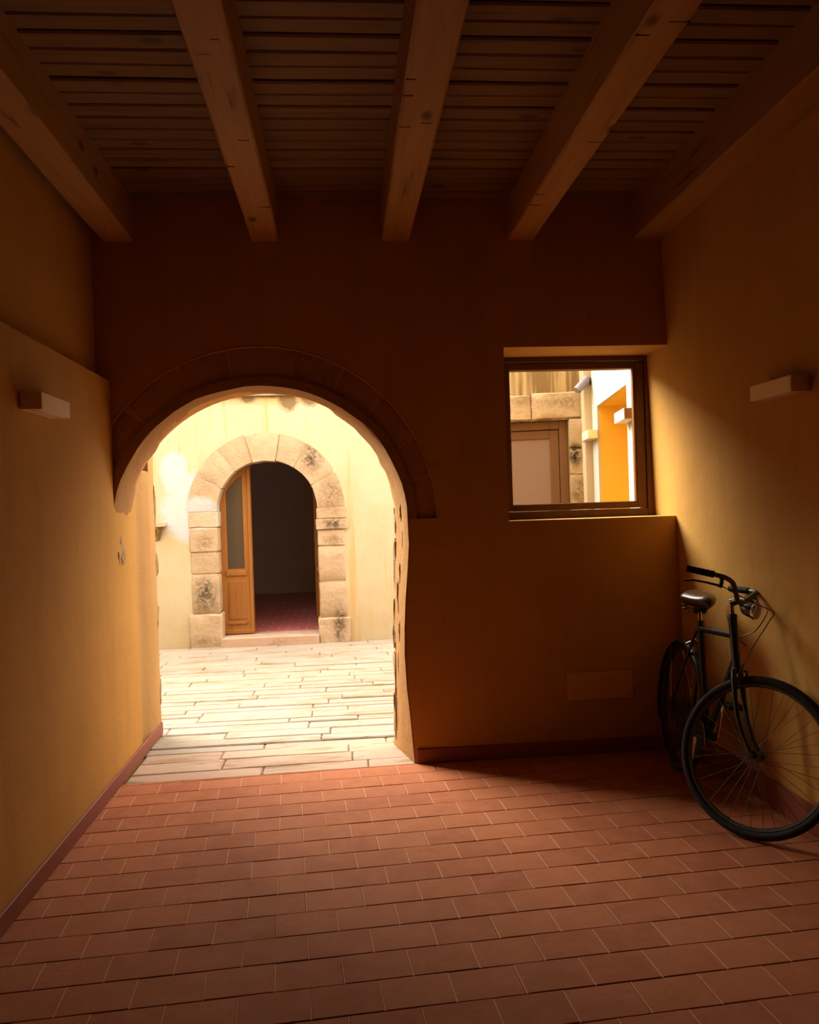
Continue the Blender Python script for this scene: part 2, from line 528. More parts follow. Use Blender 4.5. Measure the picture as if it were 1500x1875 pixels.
# ------------------------------------------------------------------ room shell
D = 4.645          # inner face of the arch wall
T = 0.44           # its thickness
D2 = D + T
XL = -1.25         # face of the low left wall
ZLEDGE = 2.21
XLU = -1.325       # recessed upper left wall
ZB = 2.975         # underside of the beams
ZP = 3.20          # underside of the ceiling planks
YB = -3.4          # passage closed behind the camera


def XR(z): return 1.985 - 0.0255 * z      # the right wall leans a little


# --- floor: mortar bed with laid tiles
floor = MB().box((-1.7, YB, -0.12), (2.4, D, -0.006)).build('floor', 'shaded_tile_bed')
struct(floor, 'red terracotta tiled floor of the covered passage', 'floor')
TW, TH, ROT = 0.2145, 0.1600, math.radians(3.6)
JT = 0.005
ca, sa = math.cos(ROT), math.sin(ROT)
AX, AY = 0.723, 2.419


def tile_mesh(name, poly, z0=-0.012, z1=0.0, lip=0.0016):
    n = len(poly)
    cxm = sum(p[0] for p in poly) / n; cym = sum(p[1] for p in poly) / n
    vs = [(x, y, z0) for x, y in poly] + [(x, y, z1 - lip) for x, y in poly]
    vs += [(x + (cxm - x) * 2 * lip / max(abs(cxm - x) + abs(cym - y), 1e-3) * 1.0, y + (cym - y) * 2 * lip / max(abs(cxm - x) + abs(cym - y), 1e-3), z1) for x, y in poly]
    fs = []
    for i in range(n):
        j = (i + 1) % n
        fs += [(i, j, n + j, n + i), (n + i, n + j, 2 * n + j, 2 * n + i)]
    fs.append(tuple(2 * n + i for i in range(n)))
    me = bpy.data.meshes.new(name)
    me.from_pydata(vs, [], fs)
    me.materials.append(MATS['terracotta'])
    return me


def clip(poly, f):
    out_ = []
    for i in range(len(poly)):
        a, b = poly[i], poly[(i + 1) % len(poly)]
        fa, fb = f(a), f(b)
        if fa >= 0: out_.append(a)
        if (fa >= 0) != (fb >= 0):
            k = fa / (fa - fb)
            out_.append((a[0] + (b[0] - a[0]) * k, a[1] + (b[1] - a[1]) * k))
    return out_


full = [(JT / 2, JT / 2), (TW - JT / 2, JT / 2), (TW - JT / 2, TH - JT / 2), (JT / 2, TH - JT / 2)]
shared = [tile_mesh('floor_tile', full, z1=0.0), tile_mesh('floor_tile', [(x + random.uniform(-.0012, .0012), y + random.uniform(-.0012, .0012)) for x, y in full], z1=0.0008),
          tile_mesh('floor_tile', [(x + random.uniform(-.0012, .0012), y + random.uniform(-.0012, .0012)) for x, y in full], z1=-0.0008)]
rest = MB()
grout = MB()
n_tile = 0
def edgeY(x): return 4.575 + (x - XL) * 0.045 if x < 0.45 else D   # where the stone threshold begins
for j in range(-24, 18):
    for i in range(-14, 12):
        lx, ly = (i + (0.5 if j % 2 else 0.0)) * TW, j * TH
        pts = [(AX + (lx + x) * ca - (ly + y) * sa, AY + (lx + x) * sa + (ly + y) * ca) for x, y in full]
        raw = pts
        gq = [(AX + (lx + x) * ca - (ly + y) * sa, AY + (lx + x) * sa + (ly + y) * ca) for x, y in ((-JT / 2, .002), (JT / 2, .002), (JT / 2, TH - .002), (-JT / 2, TH - .002))]
        if all(XL + .01 < x < 1.975 and 1.6 < y < edgeY(x) - .01 for x, y in gq): grout.add([(x, y, -0.0009) for x, y in gq], [(0, 1, 2, 3)])
        for fcn in (lambda p: p[0] - (XL + 0.002), lambda p: 1.982 - p[0], lambda p: edgeY(p[0]) - 0.004 - p[1], lambda p: p[1] + 1.5):
            pts = clip(pts, fcn)
            if len(pts) < 3: break
        if len(pts) < 3: continue
        ar = 0.5 * abs(sum(pts[k][0] * pts[(k + 1) % len(pts)][1] - pts[(k + 1) % len(pts)][0] * pts[k][1] for k in range(len(pts))))
        if ar < 0.0004: continue
        if min(p[1] for p in pts) < 1.93:
            n0 = len(pts)
            rest.add([(x, y, 0) for x, y in pts] + [(x, y, -0.012) for x, y in pts], [tuple(range(n0))] + [(k, n0 + k, n0 + (k + 1) % n0, (k + 1) % n0) for k in range(n0)])
            continue
        if len(pts) == 4 and all(abs(pts[k][0] - raw[k][0]) < 1e-6 and abs(pts[k][1] - raw[k][1]) < 1e-6 for k in range(4)):
            o = bpy.data.objects.new('floor_tile', random.choice(shared))
            o.location = (AX + lx * ca - ly * sa, AY + lx * sa + ly * ca, 0); o.rotation_euler = (0, 0, ROT)
        else:
            o = bpy.data.objects.new('floor_tile', tile_mesh('floor_tile', pts))
        COL.objects.link(o); o.parent = floor
        n_tile += 1
print('floor tiles', n_tile)
tag(rest.build('tile_field', 'terracotta', floor), kind='stuff')
tag(grout.build('grout', 'lit_tile_grout', floor), kind='stuff')

# --- arch outlines
ACX, AZS = -0.442, 1.40


def arch_front():
    pts = [(0.371, 0.0), (0.365, 0.088), (0.354, 0.245), (0.338, 0.432), (0.334, 0.62), (0.338, 0.78), (0.347, 0.93), (0.360, 1.117), (0.374, 1.25), (0.372, 1.34)]
    for k in range(0, 37):
        a = PI * k / 36
        pts.append((ACX + 0.814 * math.cos(a), AZS + 0.768 * math.sin(a)))
    pts += [(-1.27, 1.3), (-1.28, 1.1)]
    return pts


def arch_far():
    pts = [(0.274, 0.0), (0.276, 0.088), (0.285, 0.245), (0.292, 0.432), (0.297, 0.62), (0.301, 0.78), (0.304, 0.93), (0.314, 1.117), (0.321, 1.25), (0.320, 1.34)]
    for k in range(0, 37):
        a = PI * k / 36
        pts.append((-0.468 + 0.787 * math.cos(a), AZS + 0.783 * math.sin(a)))
    pts += [(-1.27, 1.3), (-1.28, 1.1)]
    return pts


def outward(pts, d):
    out_ = []
    for i, (x, z) in enumerate(pts):
        a = pts[max(i - 1, 0)]; b = pts[min(i + 1, len(pts) - 1)]
        tx, tz = b[0] - a[0], b[1] - a[1]
        l = math.hypot(tx, tz) or 1
        out_.append((x + tz / l * d, z - tx / l * d))
    return out_


RB = 0.988          # outer radius of the band of arch stones
band = [(ACX + RB * math.cos(PI * k / 48), AZS + RB * math.sin(PI * k / 48)) for k in range(49)]
jamb_r = [p for p in arch_front()[:10]]
hole = outward(jamb_r, 0.010) + [(0.384, AZS - 0.005), (0.552, AZS - 0.004)] + band[1:] + [(-1.43, 0.0)]
hole[0] = (hole[0][0], 0.0)
wall_outline = [(-1.9, -0.1), (2.5, -0.1), (2.5, 4.5), (-1.9, 4.5)]
hole2 = [(x, z if z > 0 else -0.05) for x, z in hole]
# the opening runs down to the floor, so it is part of the outline
outl = [(-1.9, -0.1), (-1.43, -0.1)] + list(reversed(hole2[:-1])) + [(hole2[0][0], -0.1), (2.5, -0.1), (2.5, 4.5), (-1.9, 4.5)]
WX0, WX1, WZ0, WZ1 = 0.958, 2.06, 1.362, 2.361
win_hole = [(WX0, WZ0), (WX1, WZ0), (WX1, WZ1), (WX0, WZ1)]
wall_back = MB().prism(outl, [win_hole], XZ, D, D2).build('wall_back', 'ochre_plaster')
struct(wall_back, 'ochre plaster end wall with a stone arch and a square window', 'wall')

# mortar bed behind the arch stones
inner = [(ACX + 0.826 * math.cos(PI * k / 48), AZS + 0.780 * math.sin(PI * k / 48)) for k in range(49)]
MB().prism([(ACX + (RB - .002) * math.cos(PI * k / 48), AZS + (RB - .002) * math.sin(PI * k / 48)) for k in range(49)] + inner[::-1], [], XZ, D + 0.024, D2 - 0.02).build('mortar_bed', 'mortar', wall_back)
# arch stones, each a part
JA = [0, 14, 28, 45, 61, 77, 100, 117, 137, 158, 180]
for i in range(len(JA) - 1):
    a0, a1 = math.radians(JA[i]) + 0.006, math.radians(JA[i + 1]) - 0.006
    K = 8
    ri = random.uniform(-0.003, 0.004)
    o_ = [(ACX + (RB - 0.004) * math.cos(a0 + (a1 - a0) * k / K), AZS + (RB - 0.004) * math.sin(a0 + (a1 - a0) * k / K)) for k in range(K + 1)]
    i_ = [(ACX + (0.816 + ri) * math.cos(a0 + (a1 - a0) * k / K), AZS + (0.770 + ri) * math.sin(a0 + (a1 - a0) * k / K)) for k in range(K + 1)]
    d = D + random.uniform(0.012, 0.020)
    vs = []; fs = []
    mb = MB()
    NR = 4
    rows = [[(i_[k][0] + (o_[k][0] - i_[k][0]) * q / NR, i_[k][1] + (o_[k][1] - i_[k][1]) * q / NR) for k in range(K + 1)] for q in range(NR + 1)]
    for q, rw in enumerate(rows):
        for k, (x, z) in enumerate(rw):
            e = 0.006 if (q in (0, NR) or k in (0, K)) else 0.0
            vs.append((x, d + e + noise.noise(Vector((x * 14, z * 14, i * 3.1))) * 0.004, z))
    W_ = K + 1
    for q in range(NR):
        for k in range(K): fs.append((q * W_ + k, q * W_ + k + 1, (q + 1) * W_ + k + 1, (q + 1) * W_ + k))
    rim = [k for k in range(W_)] + [q * W_ + K for q in range(1, NR + 1)] + [NR * W_ + k for k in range(K - 1, -1, -1)] + [q * W_ for q in range(NR - 1, 0, -1)]
    base = len(vs)
    for k in rim: vs.append((vs[k][0], D + 0.055, vs[k][2]))
    for k in range(len(rim)):
        k2 = (k + 1) % len(rim)
        fs.append((rim[k], rim[k2], base + k2, base + k))
    mb.add(vs, fs)
    mb.build('arch_stone', 'arch_stone', wall_back, smooth=0.7)

MB().tube([(ACX + (RB + .001) * math.cos(PI * k / 60), D + 0.003, AZS + (RB + .001) * math.sin(PI * k / 60)) for k in range(0, 51)], 0.0065, 8).build('plaster_lip', 'ochre_plaster', wall_back, smooth=0.8)

# plastered reveal of the arch, worn and uneven
fa, fb = arch_front(), arch_far()
STEP = 10
vs = []; fs = []
NP = len(fa)
for layer, off in ((0, 0.0), (1, 0.055)):
    A_, B_ = outward(fa, off), outward(fb, off)
    for k in range(STEP + 1):
        q = k / STEP
        y = D + (0.055 if 9 < 0 else 0.0) + 0.002 + (T - 0.004) * q
        for i in range(NP):
            x = A_[i][0] + (B_[i][0] - A_[i][0]) * q
            z = A_[i][1] + (B_[i][1] - A_[i][1]) * q
            if layer == 0:
                w = noise.noise(Vector((x * 5, y * 9, z * 5))) * 0.007 + noise.noise(Vector((x * 17, y * 17, z * 17))) * 0.004
                far_e = max(0.0, (q - 0.8) / 0.2)
                w += far_e * (0.012 + noise.noise(Vector((x * 9, 3.3, z * 9))) * 0.022)
                near_e = max(0.0, (0.12 - q) / 0.12)
                w += near_e * 0.002
                a = A_[max(i - 1, 0)]; b = A_[min(i + 1, NP - 1)]
                tx, tz = b[0] - a[0], b[1] - a[1]; l = math.hypot(tx, tz)
                if z > 0.01:
                    x += tz / l * w; z -= tx / l * w
            vs.append((x, y, max(z, -0.02) if z < 0.001 else z))
L0 = (STEP + 1) * NP
for k in range(STEP):
    for i in range(NP - 1):
        a = k * NP + i
        fs.append((a, a + 1, a + NP + 1, a + NP))
        fs.append((L0 + a, L0 + a + NP, L0 + a + NP + 1, L0 + a + 1))
for i in range(NP - 1):
    fs.append((i, L0 + i, L0 + i + 1, i + 1))
    e = STEP * NP
    fs.append((e + i, e + i + 1, L0 + e + i + 1, L0 + e + i))
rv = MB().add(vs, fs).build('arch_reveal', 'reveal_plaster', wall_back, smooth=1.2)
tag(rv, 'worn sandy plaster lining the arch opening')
# bared stones along the outer edge of the right jamb
for (zc, hz, rx, yc, ry) in ((1.10, 0.17, .020, 5.045, .045), (0.76, 0.17, .022, 5.045, .050), (0.20, 0.17, .020, 5.045, .045), (0.48, 0.12, .018, 5.05, .040), (1.38, 0.11, .016, 5.05, .04),
                          (1.06, 0.06, .009, 4.86, .016), (0.92, 0.09, .009, 4.90, .016), (0.72, 0.06, .008, 4.84, .014), (1.26, 0.07, .008, 4.82, .013), (0.52, 0.07, .008, 4.90, .012), (1.45, 0.06, .008, 4.85, .012)):
    q_ = (yc - D) / T
    fz = [(0.371, 0.0), (0.354, 0.245), (0.338, 0.432), (0.334, 0.62), (0.347, 0.93), (0.360, 1.117), (0.374, 1.25), (0.372, 1.60)]
    bz = [(0.274, 0.0), (0.285, 0.245), (0.292, 0.432), (0.297, 0.62), (0.304, 0.93), (0.314, 1.117), (0.321, 1.25), (0.319, 1.60)]
    def at_z(tab):
        for (xa, za), (xb_, zb_) in zip(tab, tab[1:]):
            if za <= zc <= zb_: return xa + (xb_ - xa) * (zc - za) / (zb_ - za)
    xj = at_z(fz) * (1 - q_) + at_z(bz) * q_ + (0.006 if q_ > .85 else 0.0)
    lump((xj + rx * 0.35, yc, zc), (rx, ry, hz), 0.5, zc * 7).build('bared_stone', 'rough_stone', wall_back, smooth=0.9)

# --- left wall: low thick part with a ledge, recessed upper part
lw = MB().box((XL - 0.45, YB, -0.1), (XL, D2, ZLEDGE))
wall_ll = lw.build('wall_left_lower', 'ochre_plaster')
struct(wall_ll, 'low thick ochre left wall with a ledge on top', 'wall')
lump((XL - 0.020, D + 0.125, 1.262), (0.023, 0.062, 0.085), 0.55, 5.0).build('bared_stone', 'rough_stone', wall_ll, smooth=0.9)
lump((XL - 0.022, D + 0.065, 1.235), (0.023, 0.030, 0.060), 0.55, 9.0).build('bared_stone', 'rough_stone', wall_ll, smooth=0.9)
wall_lu = MB().box((XLU - 0.3, YB, ZLEDGE - 0.05), (XLU, D + 0.02, 3.6)).build('wall_left_upper', 'ochre_plaster')
struct(wall_lu, 'recessed ochre wall above the left ledge', 'wall')
# --- right wall, leaning slightly, running on past the window
vs = []
for y in (YB, D2):
    for z in (-0.1, 3.6):
        vs += [(XR(z), y, z), (2.5, y, z)]
wall_r = MB().add(vs, [(0, 1, 3, 2), (4, 6, 7, 5), (0, 2, 6, 4), (1, 5, 7, 3), (0, 4, 5, 1), (2, 3, 7, 6)]).build('wall_right', 'ochre_plaster')
struct(wall_r, 'tall ochre plaster right wall behind the bicycle', 'wall')
wall_rear = MB().box((-1.9, YB - 0.2, -0.1), (2.5, YB, 3.6)).build('wall_rear', 'plain_shell')
struct(wall_rear, 'plain wall closing the passage behind the viewer', 'wall')

# --- skirting
bb = MB().box((XL, YB, 0.0), (XL + 0.014, 5.60, 0.078)).build('baseboard_left', 'terracotta_skirting', bevel=0.003, bseg=1)
struct(bb, 'red terracotta skirting along the low left wall', 'baseboard')
bb = MB().box((0.385, D - 0.014, 0.0), (1.97, D + 0.01, 0.083)).build('baseboard_back', 'terracotta_skirting', bevel=0.003, bseg=1)
struct(bb, 'terracotta skirting on the end wall right of the arch', 'baseboard')
vs = []
for y in (YB, D - 0.016):
    vs += [(XR(0) - 0.014, y, 0), (XR(0) + 0.02, y, 0), (XR(0.13) + 0.02, y, 0.13), (XR(0.13) - 0.014, y, 0.13)]
bb = MB().add(vs, [(0, 1, 2, 3), (4, 7, 6, 5), (0, 4, 5, 1), (1, 5, 6, 2), (2, 6, 7, 3), (3, 7, 4, 0)]).build('baseboard_right', 'terracotta_skirting')
struct(bb, 'terracotta skirting along the right wall behind the bicycle', 'baseboard')

# --- ceiling: slab, planks across, beams along the passage
ceiling = MB().box((-1.9, YB, 3.245), (2.5, D2, 3.4)).build('ceiling', 'plank_wood')
struct(ceiling, 'dark timber ceiling of cross boards over long beams', 'ceiling')
PW = 0.108
pm = []
for k in range(5):
    mb = MB(); n_ = 14
    vs = []; fs = []
    for i in range(n_ + 1):
        x = -1.62 + 3.9 * i / n_
        wz = noise.noise(Vector((x * 1.3, k * 5.1, 0))) * 0.004
        for (y, z) in ((0.005, 0.007), (0.013, 0.0), (PW - 0.013, 0.0), (PW - 0.005, 0.007), (PW - 0.005, 0.03), (0.005, 0.03)):
            vs.append((x, y + noise.noise(Vector((x * 2, k * 3.3, y * 40))) * 0.0012, z + wz))
    for i in range(n_):
        for q in range(6): fs.append((i * 6 + q, i * 6 + (q + 1) % 6, (i + 1) * 6 + (q + 1) % 6, (i + 1) * 6 + q))
    me = bpy.data.meshes.new('plank'); me.from_pydata(vs, [], fs)
    bm = bmesh.new(); bm.from_mesh(me); bmesh.ops.recalc_face_normals(bm, faces=bm.faces); bm.to_mesh(me); bm.free()
    me.materials.append(MATS['plank_wood']); pm.append(me)
y = D - PW
while y > 1.7:
    o = bpy.data.objects.new('plank', random.choice(pm))
    o.location = (random.uniform(-.02, .02), y, ZP + random.uniform(-0.002, 0.005)); o.rotation_euler = (random.uniform(-.03, .03), 0, random.uniform(-.002, .002))
    COL.objects.link(o); o.parent = ceiling
    y -= PW
MB().box((-1.7, YB, ZP + 0.004), (2.3, y + PW, 3.25)).build('board_field', 'plank_wood', ceiling)
BEAMS = [(-1.262, -1.094), (-0.453, -0.302), (0.274, 0.436), (0.999, 1.152), (1.736, 1.908)]
for bi, (x0, x1) in enumerate(BEAMS):
    n_ = 60
    vs = []; fs = []
    prof = [(0, 0.012), (0.012, 0), (0.5, 0), (0.988, 0), (1, 0.012), (1, 1), (0, 1)]
    w = x1 - x0
    P = [(x0, ZB + 0.009), (x0 + 0.009, ZB), ((x0 + x1) / 2, ZB), (x1 - 0.009, ZB), (x1, ZB + 0.009), (x1, ZP + 0.03), (x0, ZP + 0.03)]
    for i in range(n_ + 1):
        yy = YB + (D + 0.01 - YB) * i / n_
        for q, (x, z) in enumerate(P):
            nz = noise.noise(Vector((q * 3.7, yy * 1.1, bi * 9.1))) * 0.004 + noise.noise(Vector((q * 3.7, yy * 7, bi * 9.1))) * 0.0015
            vs.append((x + (nz if q in (0, 1, 3, 4) else 0), yy, z + (nz * 0.8 if q < 5 else 0)))
    m_ = len(P)
    for i in range(n_):
        for q in range(m_): fs.append((i * m_ + q, i * m_ + (q + 1) % m_, (i + 1) * m_ + (q + 1) % m_, (i + 1) * m_ + q))
    fs.append(tuple(range(m_))); fs.append(tuple(n_ * m_ + q for q in range(m_ - 1, -1, -1)))
    bo = MB().add(vs, fs).build('beam', 'beam_wood', ceiling)
    # drying checks across the underside
    if bi in (1, 2, 3):
        for k in range(5):
            yy = 2.5 + random.uniform(0, 1.7)
            xa = random.choice((x0 + 0.004, x0 + w * 0.55)); L_ = random.uniform(0.03, 0.07)
            MB().box((xa, yy, ZB - 0.0012), (xa + L_, yy + random.uniform(0.004, 0.007), ZB + 0.004)).build('check', 'crack_dark', bo)

# ------------------------------------------------------------------ window in the end wall
FY0, FY1 = 4.965, 5.035
win = empty('window_1', (1.45, FY0, WZ0))
struct(win, 'square dark wooden framed window deep in the end wall', 'window')
win_inv = Matrix.Translation((-1.45, -FY0, -WZ0))


def wpart(a, b, name, mat, par=win, bev=0.004):
    return MB().box(a, b).build(name, mat, par, bevel=bev, bseg=1, mtx=win_inv)


fx0, fx1, fz0, fz1 = 0.955, 1.956, 1.362, 2.362
wf = 0.048
wpart((fx0, FY0, fz0), (fx0 + wf, FY1, fz1), 'frame_stile', 'window_wood')
wpart((fx1 - wf, FY0, fz0), (fx1, FY1, fz1), 'frame_stile', 'window_wood')
wpart((fx0 + wf, FY0, fz0), (fx1 - wf, FY1, fz0 + wf), 'frame_rail', 'window_wood')
wpart((fx0 + wf, FY0, fz1 - wf * .7), (fx1 - wf, FY1, fz1), 'frame_rail', 'window_wood')
sx0, sx1, sz0, sz1 = fx0 + wf + .003, fx1 - wf - .003, fz0 + wf + .003, fz1 - wf * .7 - .003
ws = 0.052
wpart((sx0, FY0 + .012, sz0), (sx0 + ws, FY1 + .01, sz1), 'sash_stile', 'window_wood')
wpart((sx1 - ws - 0.006, FY0 + .012, sz0), (sx1, FY1 + .01, sz1), 'sash_stile', 'window_wood')
wpart((sx0 + ws, FY0 + .012, sz0), (sx1 - ws - 0.006, FY1 + .01, sz0 + ws - .01), 'sash_rail', 'window_wood')
wpart((sx0 + ws, FY0 + .012, sz1 - ws + .008), (sx1 - ws - 0.006, FY1 + .01, sz1), 'sash_rail', 'window_wood')
wpart((sx0 + ws - .006, 5.000, sz0 + ws - .016), (sx1 - ws, 5.006, sz1 - ws + .014), 'glass_pane', 'window_glass', bev=0)
wpart((sx1 - ws - 0.017, FY0 + .016, sz0 + ws - .01), (sx1 - ws - 0.006, 4.999, sz1 - ws + .008), 'glazing_bead', 'door_wood', bev=0.002)

# ------------------------------------------------------------------ courtyard: paving
court = MB().box((-5.2, D - 0.075, -0.14), (3.2, 9.25, -0.022)).build('courtyard_floor', 'paving_joint')
struct(court, 'pale stone slab paving of the courtyard beyond the arch', 'floor')
random.seed(21)
y = 4.570
row = 0
while y < 9.085:
    dpt = random.choice((0.14, 0.16, 0.18, 0.20)) if y < 5.5 else random.choice((0.11, 0.13, 0.15, 0.18))
    if y + dpt > 9.03: dpt = 9.095 - y
    inside = y < D2 - 0.02
    xa, xb = (XL + 0.016, 0.42) if inside else (-2.75, 2.05)
    if not inside and y > 7.0: xb = 1.0
    x = xa - (0 if inside else random.uniform(0, 0.4))
    while x < xb:
        L_ = random.uniform(0.45, 1.15)
        if inside and x + L_ > xb - 0.2: L_ = xb - x
        x1_ = min(x + L_, xb + 0.3)
        g = random.choice((0.006, 0.008, 0.010, 0.016, 0.026))
        top = -0.006 + random.uniform(-0.006, 0.003) if not inside else -0.004 + random.uniform(-.002, .001)
        sk = 0.046
        K = 5
        pts = []
        sd = random.uniform(0, 99)
        for k in range(K + 1):
            xx = x + 0.002 + (x1_ - x - 0.004) * k / K
            pts.append((xx, y + g / 2 + noise.noise(Vector((xx * 6, sd, 0))) * 0.010))
        for k in range(K, -1, -1):
            xx = x + 0.002 + (x1_ - x - 0.004) * k / K
            pts.append((xx, y + dpt - g / 2 + noise.noise(Vector((xx * 6, sd + 9, 0))) * 0.010))
        if inside:
            pts = [(px_, max(py_, 4.570) + (px_ - XL) * sk * (1 - (y - 4.57) / 0.6)) for px_, py_ in pts]
        n_ = len(pts)
        cxm = (x + x1_) / 2; cym = y + dpt / 2
        def inn(p, d_): return (p[0] + (d_ if p[0] < cxm else -d_) * (1 if p in (pts[0], pts[K], pts[K + 1], pts[-1]) else 0), p[1] + (d_ if p[1] < cym + (p[0] - XL) * sk * (1 if inside else 0) * 0.9 else -d_))
        vs = [(px_, py_, -0.06) for px_, py_ in pts] + [(px_, py_, top - 0.008) for px_, py_ in pts] + [(*inn(p_, 0.008), top) for p_ in pts]
        fs = []
        for k in range(n_):
            k2 = (k + 1) % n_
            fs += [(k, k2, n_ + k2, n_ + k), (n_ + k, n_ + k2, 2 * n_ + k2, 2 * n_ + k)]
        for k in range(K): fs.append((2 * n_ + k, 2 * n_ + k + 1, 2 * n_ + n_ - 2 - k, 2 * n_ + n_ - 1 - k))
        o = MB().add(vs, fs).build('paving_slab', 'threshold_stone' if inside else 'paving_stone', court, smooth=0.5)
        x = x1_
    y += dpt
    row += 1

# ------------------------------------------------------------------ courtyard: far facade with the arched door
FYD = 9.10
DX0, DX1, DZ = -1.360, -0.262, 0.09
DCX, DR, DZS = (DX0 + DX1) / 2, (DX1 - DX0) / 2, 1.475
arc = [(DCX + (DR + .02) * math.cos(PI * k / 24), DZS + (DR + .02) * math.sin(PI * k / 24)) for k in range(25)]
outl = [(-5.2, -0.1), (DX0 - .02, -0.1)] + arc[::-1] + [(DX1 + .02, -0.1), (1.2, -0.1), (1.2, 3.9), (-5.2, 3.9)]
fac = MB().prism(outl, [], XZ, FYD, FYD + 0.45).build('wall_courtyard_far', 'facade_plaster')
struct(fac, 'sunlit cream facade across the courtyard with black moss stains at top', 'wall')
MB().box((-5.2, FYD - 0.05, 2.725), (1.2, FYD + 0.01, 2.77)).build('string_course', 'lintel_stone', fac, bevel=0.006, bseg=1)
# jamb stones (left, right) and voussoirs
random.seed(5)


def fstone(a, b, mat='portal_stone', amt=0.006):
    return rough_block(MB(), a, b, amt, 2, random.uniform(0, 50)).build('portal_stone', mat, fac, smooth=0.7)


yb = FYD + 0.30
for (x0, x1, z0, z1, pr, m_) in ((-1.685, -1.335, -0.02, 0.355, .035, 'portal_stone'), (-1.655, -1.355, 0.36, 0.79, .012, 'portal_stone'),
                                 (-1.655, -1.355, 0.795, 1.03, .010, 'portal_stone'), (-1.66, -1.355, 1.035, 1.30, .016, 'portal_stone'), (-1.665, -1.345, 1.305, 1.475, .012, 'lintel_stone'),
                                 (-0.29, 0.062, -0.02, 0.262, .035, 'portal_stone'), (-0.268, 0.030, 0.268, 0.66, .012, 'portal_stone'), (-0.268, 0.030, 0.665, 1.055, .012, 'portal_stone'),
                                 (-0.268, 0.028, 1.06, 1.235, .014, 'portal_stone'), (-0.285, 0.062, 1.24, 1.355, .030, 'portal_stone'), (-0.275, 0.055, 1.36, 1.475, .018, 'portal_stone')):
    fstone((x0, FYD - pr, z0), (x1, yb, z1), m_)
JB = [0, 28, 57, 79, 105, 128, 153, 180]
for i in range(len(JB) - 1):
    a0, a1 = math.radians(JB[i]) + 0.006, math.radians(JB[i + 1]) - 0.006
    key = JB[i] == 79
    ri_, ro_ = DR - (0.012 if key else 0.0) + random.uniform(-.003, .003), DR + 0.300 + random.uniform(-0.008, 0.012)
    pr = FYD - (0.022 if key else 0.010) - random.uniform(0, .006)
    K, NR = 7, 4
    vs = []; fs = []
    for q in range(NR + 1):
        for k in range(K + 1):
            a = a0 + (a1 - a0) * k / K; r_ = ri_ + (ro_ - ri_) * q / NR
            e = 0.008 if (q in (0, NR) or k in (0, K)) else 0
            pnt = Vector((DCX + r_ * math.cos(a), pr + e, DZS + r_ * math.sin(a)))
            n3 = noise.noise_vector(pnt * 12 + Vector((i * 4, 0, 0)))
            vs.append(pnt + Vector((n3.x * .004, n3.y * .006, n3.z * .004)))
    W_ = K + 1
    for q in range(NR):
        for k in range(K): fs.append((q * W_ + k, q * W_ + k + 1, (q + 1) * W_ + k + 1, (q + 1) * W_ + k))
    rim = [k for k in range(W_)] + [q * W_ + K for q in range(1, NR + 1)] + [NR * W_ + k for k in range(K - 1, -1, -1)] + [q * W_ for q in range(NR - 1, 0, -1)]
    base = len(vs)
    for k in rim: vs.append((vs[k][0], yb, vs[k][2]))
    for k in range(len(rim)): fs.append((rim[k], rim[(k + 1) % len(rim)], base + (k + 1) % len(rim), base + k))
    MB().add(vs, fs).build('portal_stone', 'portal_stone' if i in (1,) else 'portal_stone', fac, smooth=0.7)
# threshold step
rough_block(MB(), (-1.345, FYD - 0.10, -0.02), (-0.285, FYD + 0.34, DZ), 0.004, 3, 2.0).build('door_step', 'threshold_stone', fac, smooth=0.7)

# room behind the door
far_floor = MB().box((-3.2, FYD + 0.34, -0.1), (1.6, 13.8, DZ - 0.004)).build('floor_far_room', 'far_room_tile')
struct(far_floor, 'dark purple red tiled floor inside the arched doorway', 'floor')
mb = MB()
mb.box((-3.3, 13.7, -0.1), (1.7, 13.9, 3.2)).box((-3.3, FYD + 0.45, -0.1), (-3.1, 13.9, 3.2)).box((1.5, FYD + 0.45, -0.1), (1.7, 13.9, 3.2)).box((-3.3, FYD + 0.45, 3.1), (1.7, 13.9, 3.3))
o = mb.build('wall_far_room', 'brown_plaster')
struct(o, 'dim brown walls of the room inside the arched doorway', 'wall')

# ---- arched door, two leaves


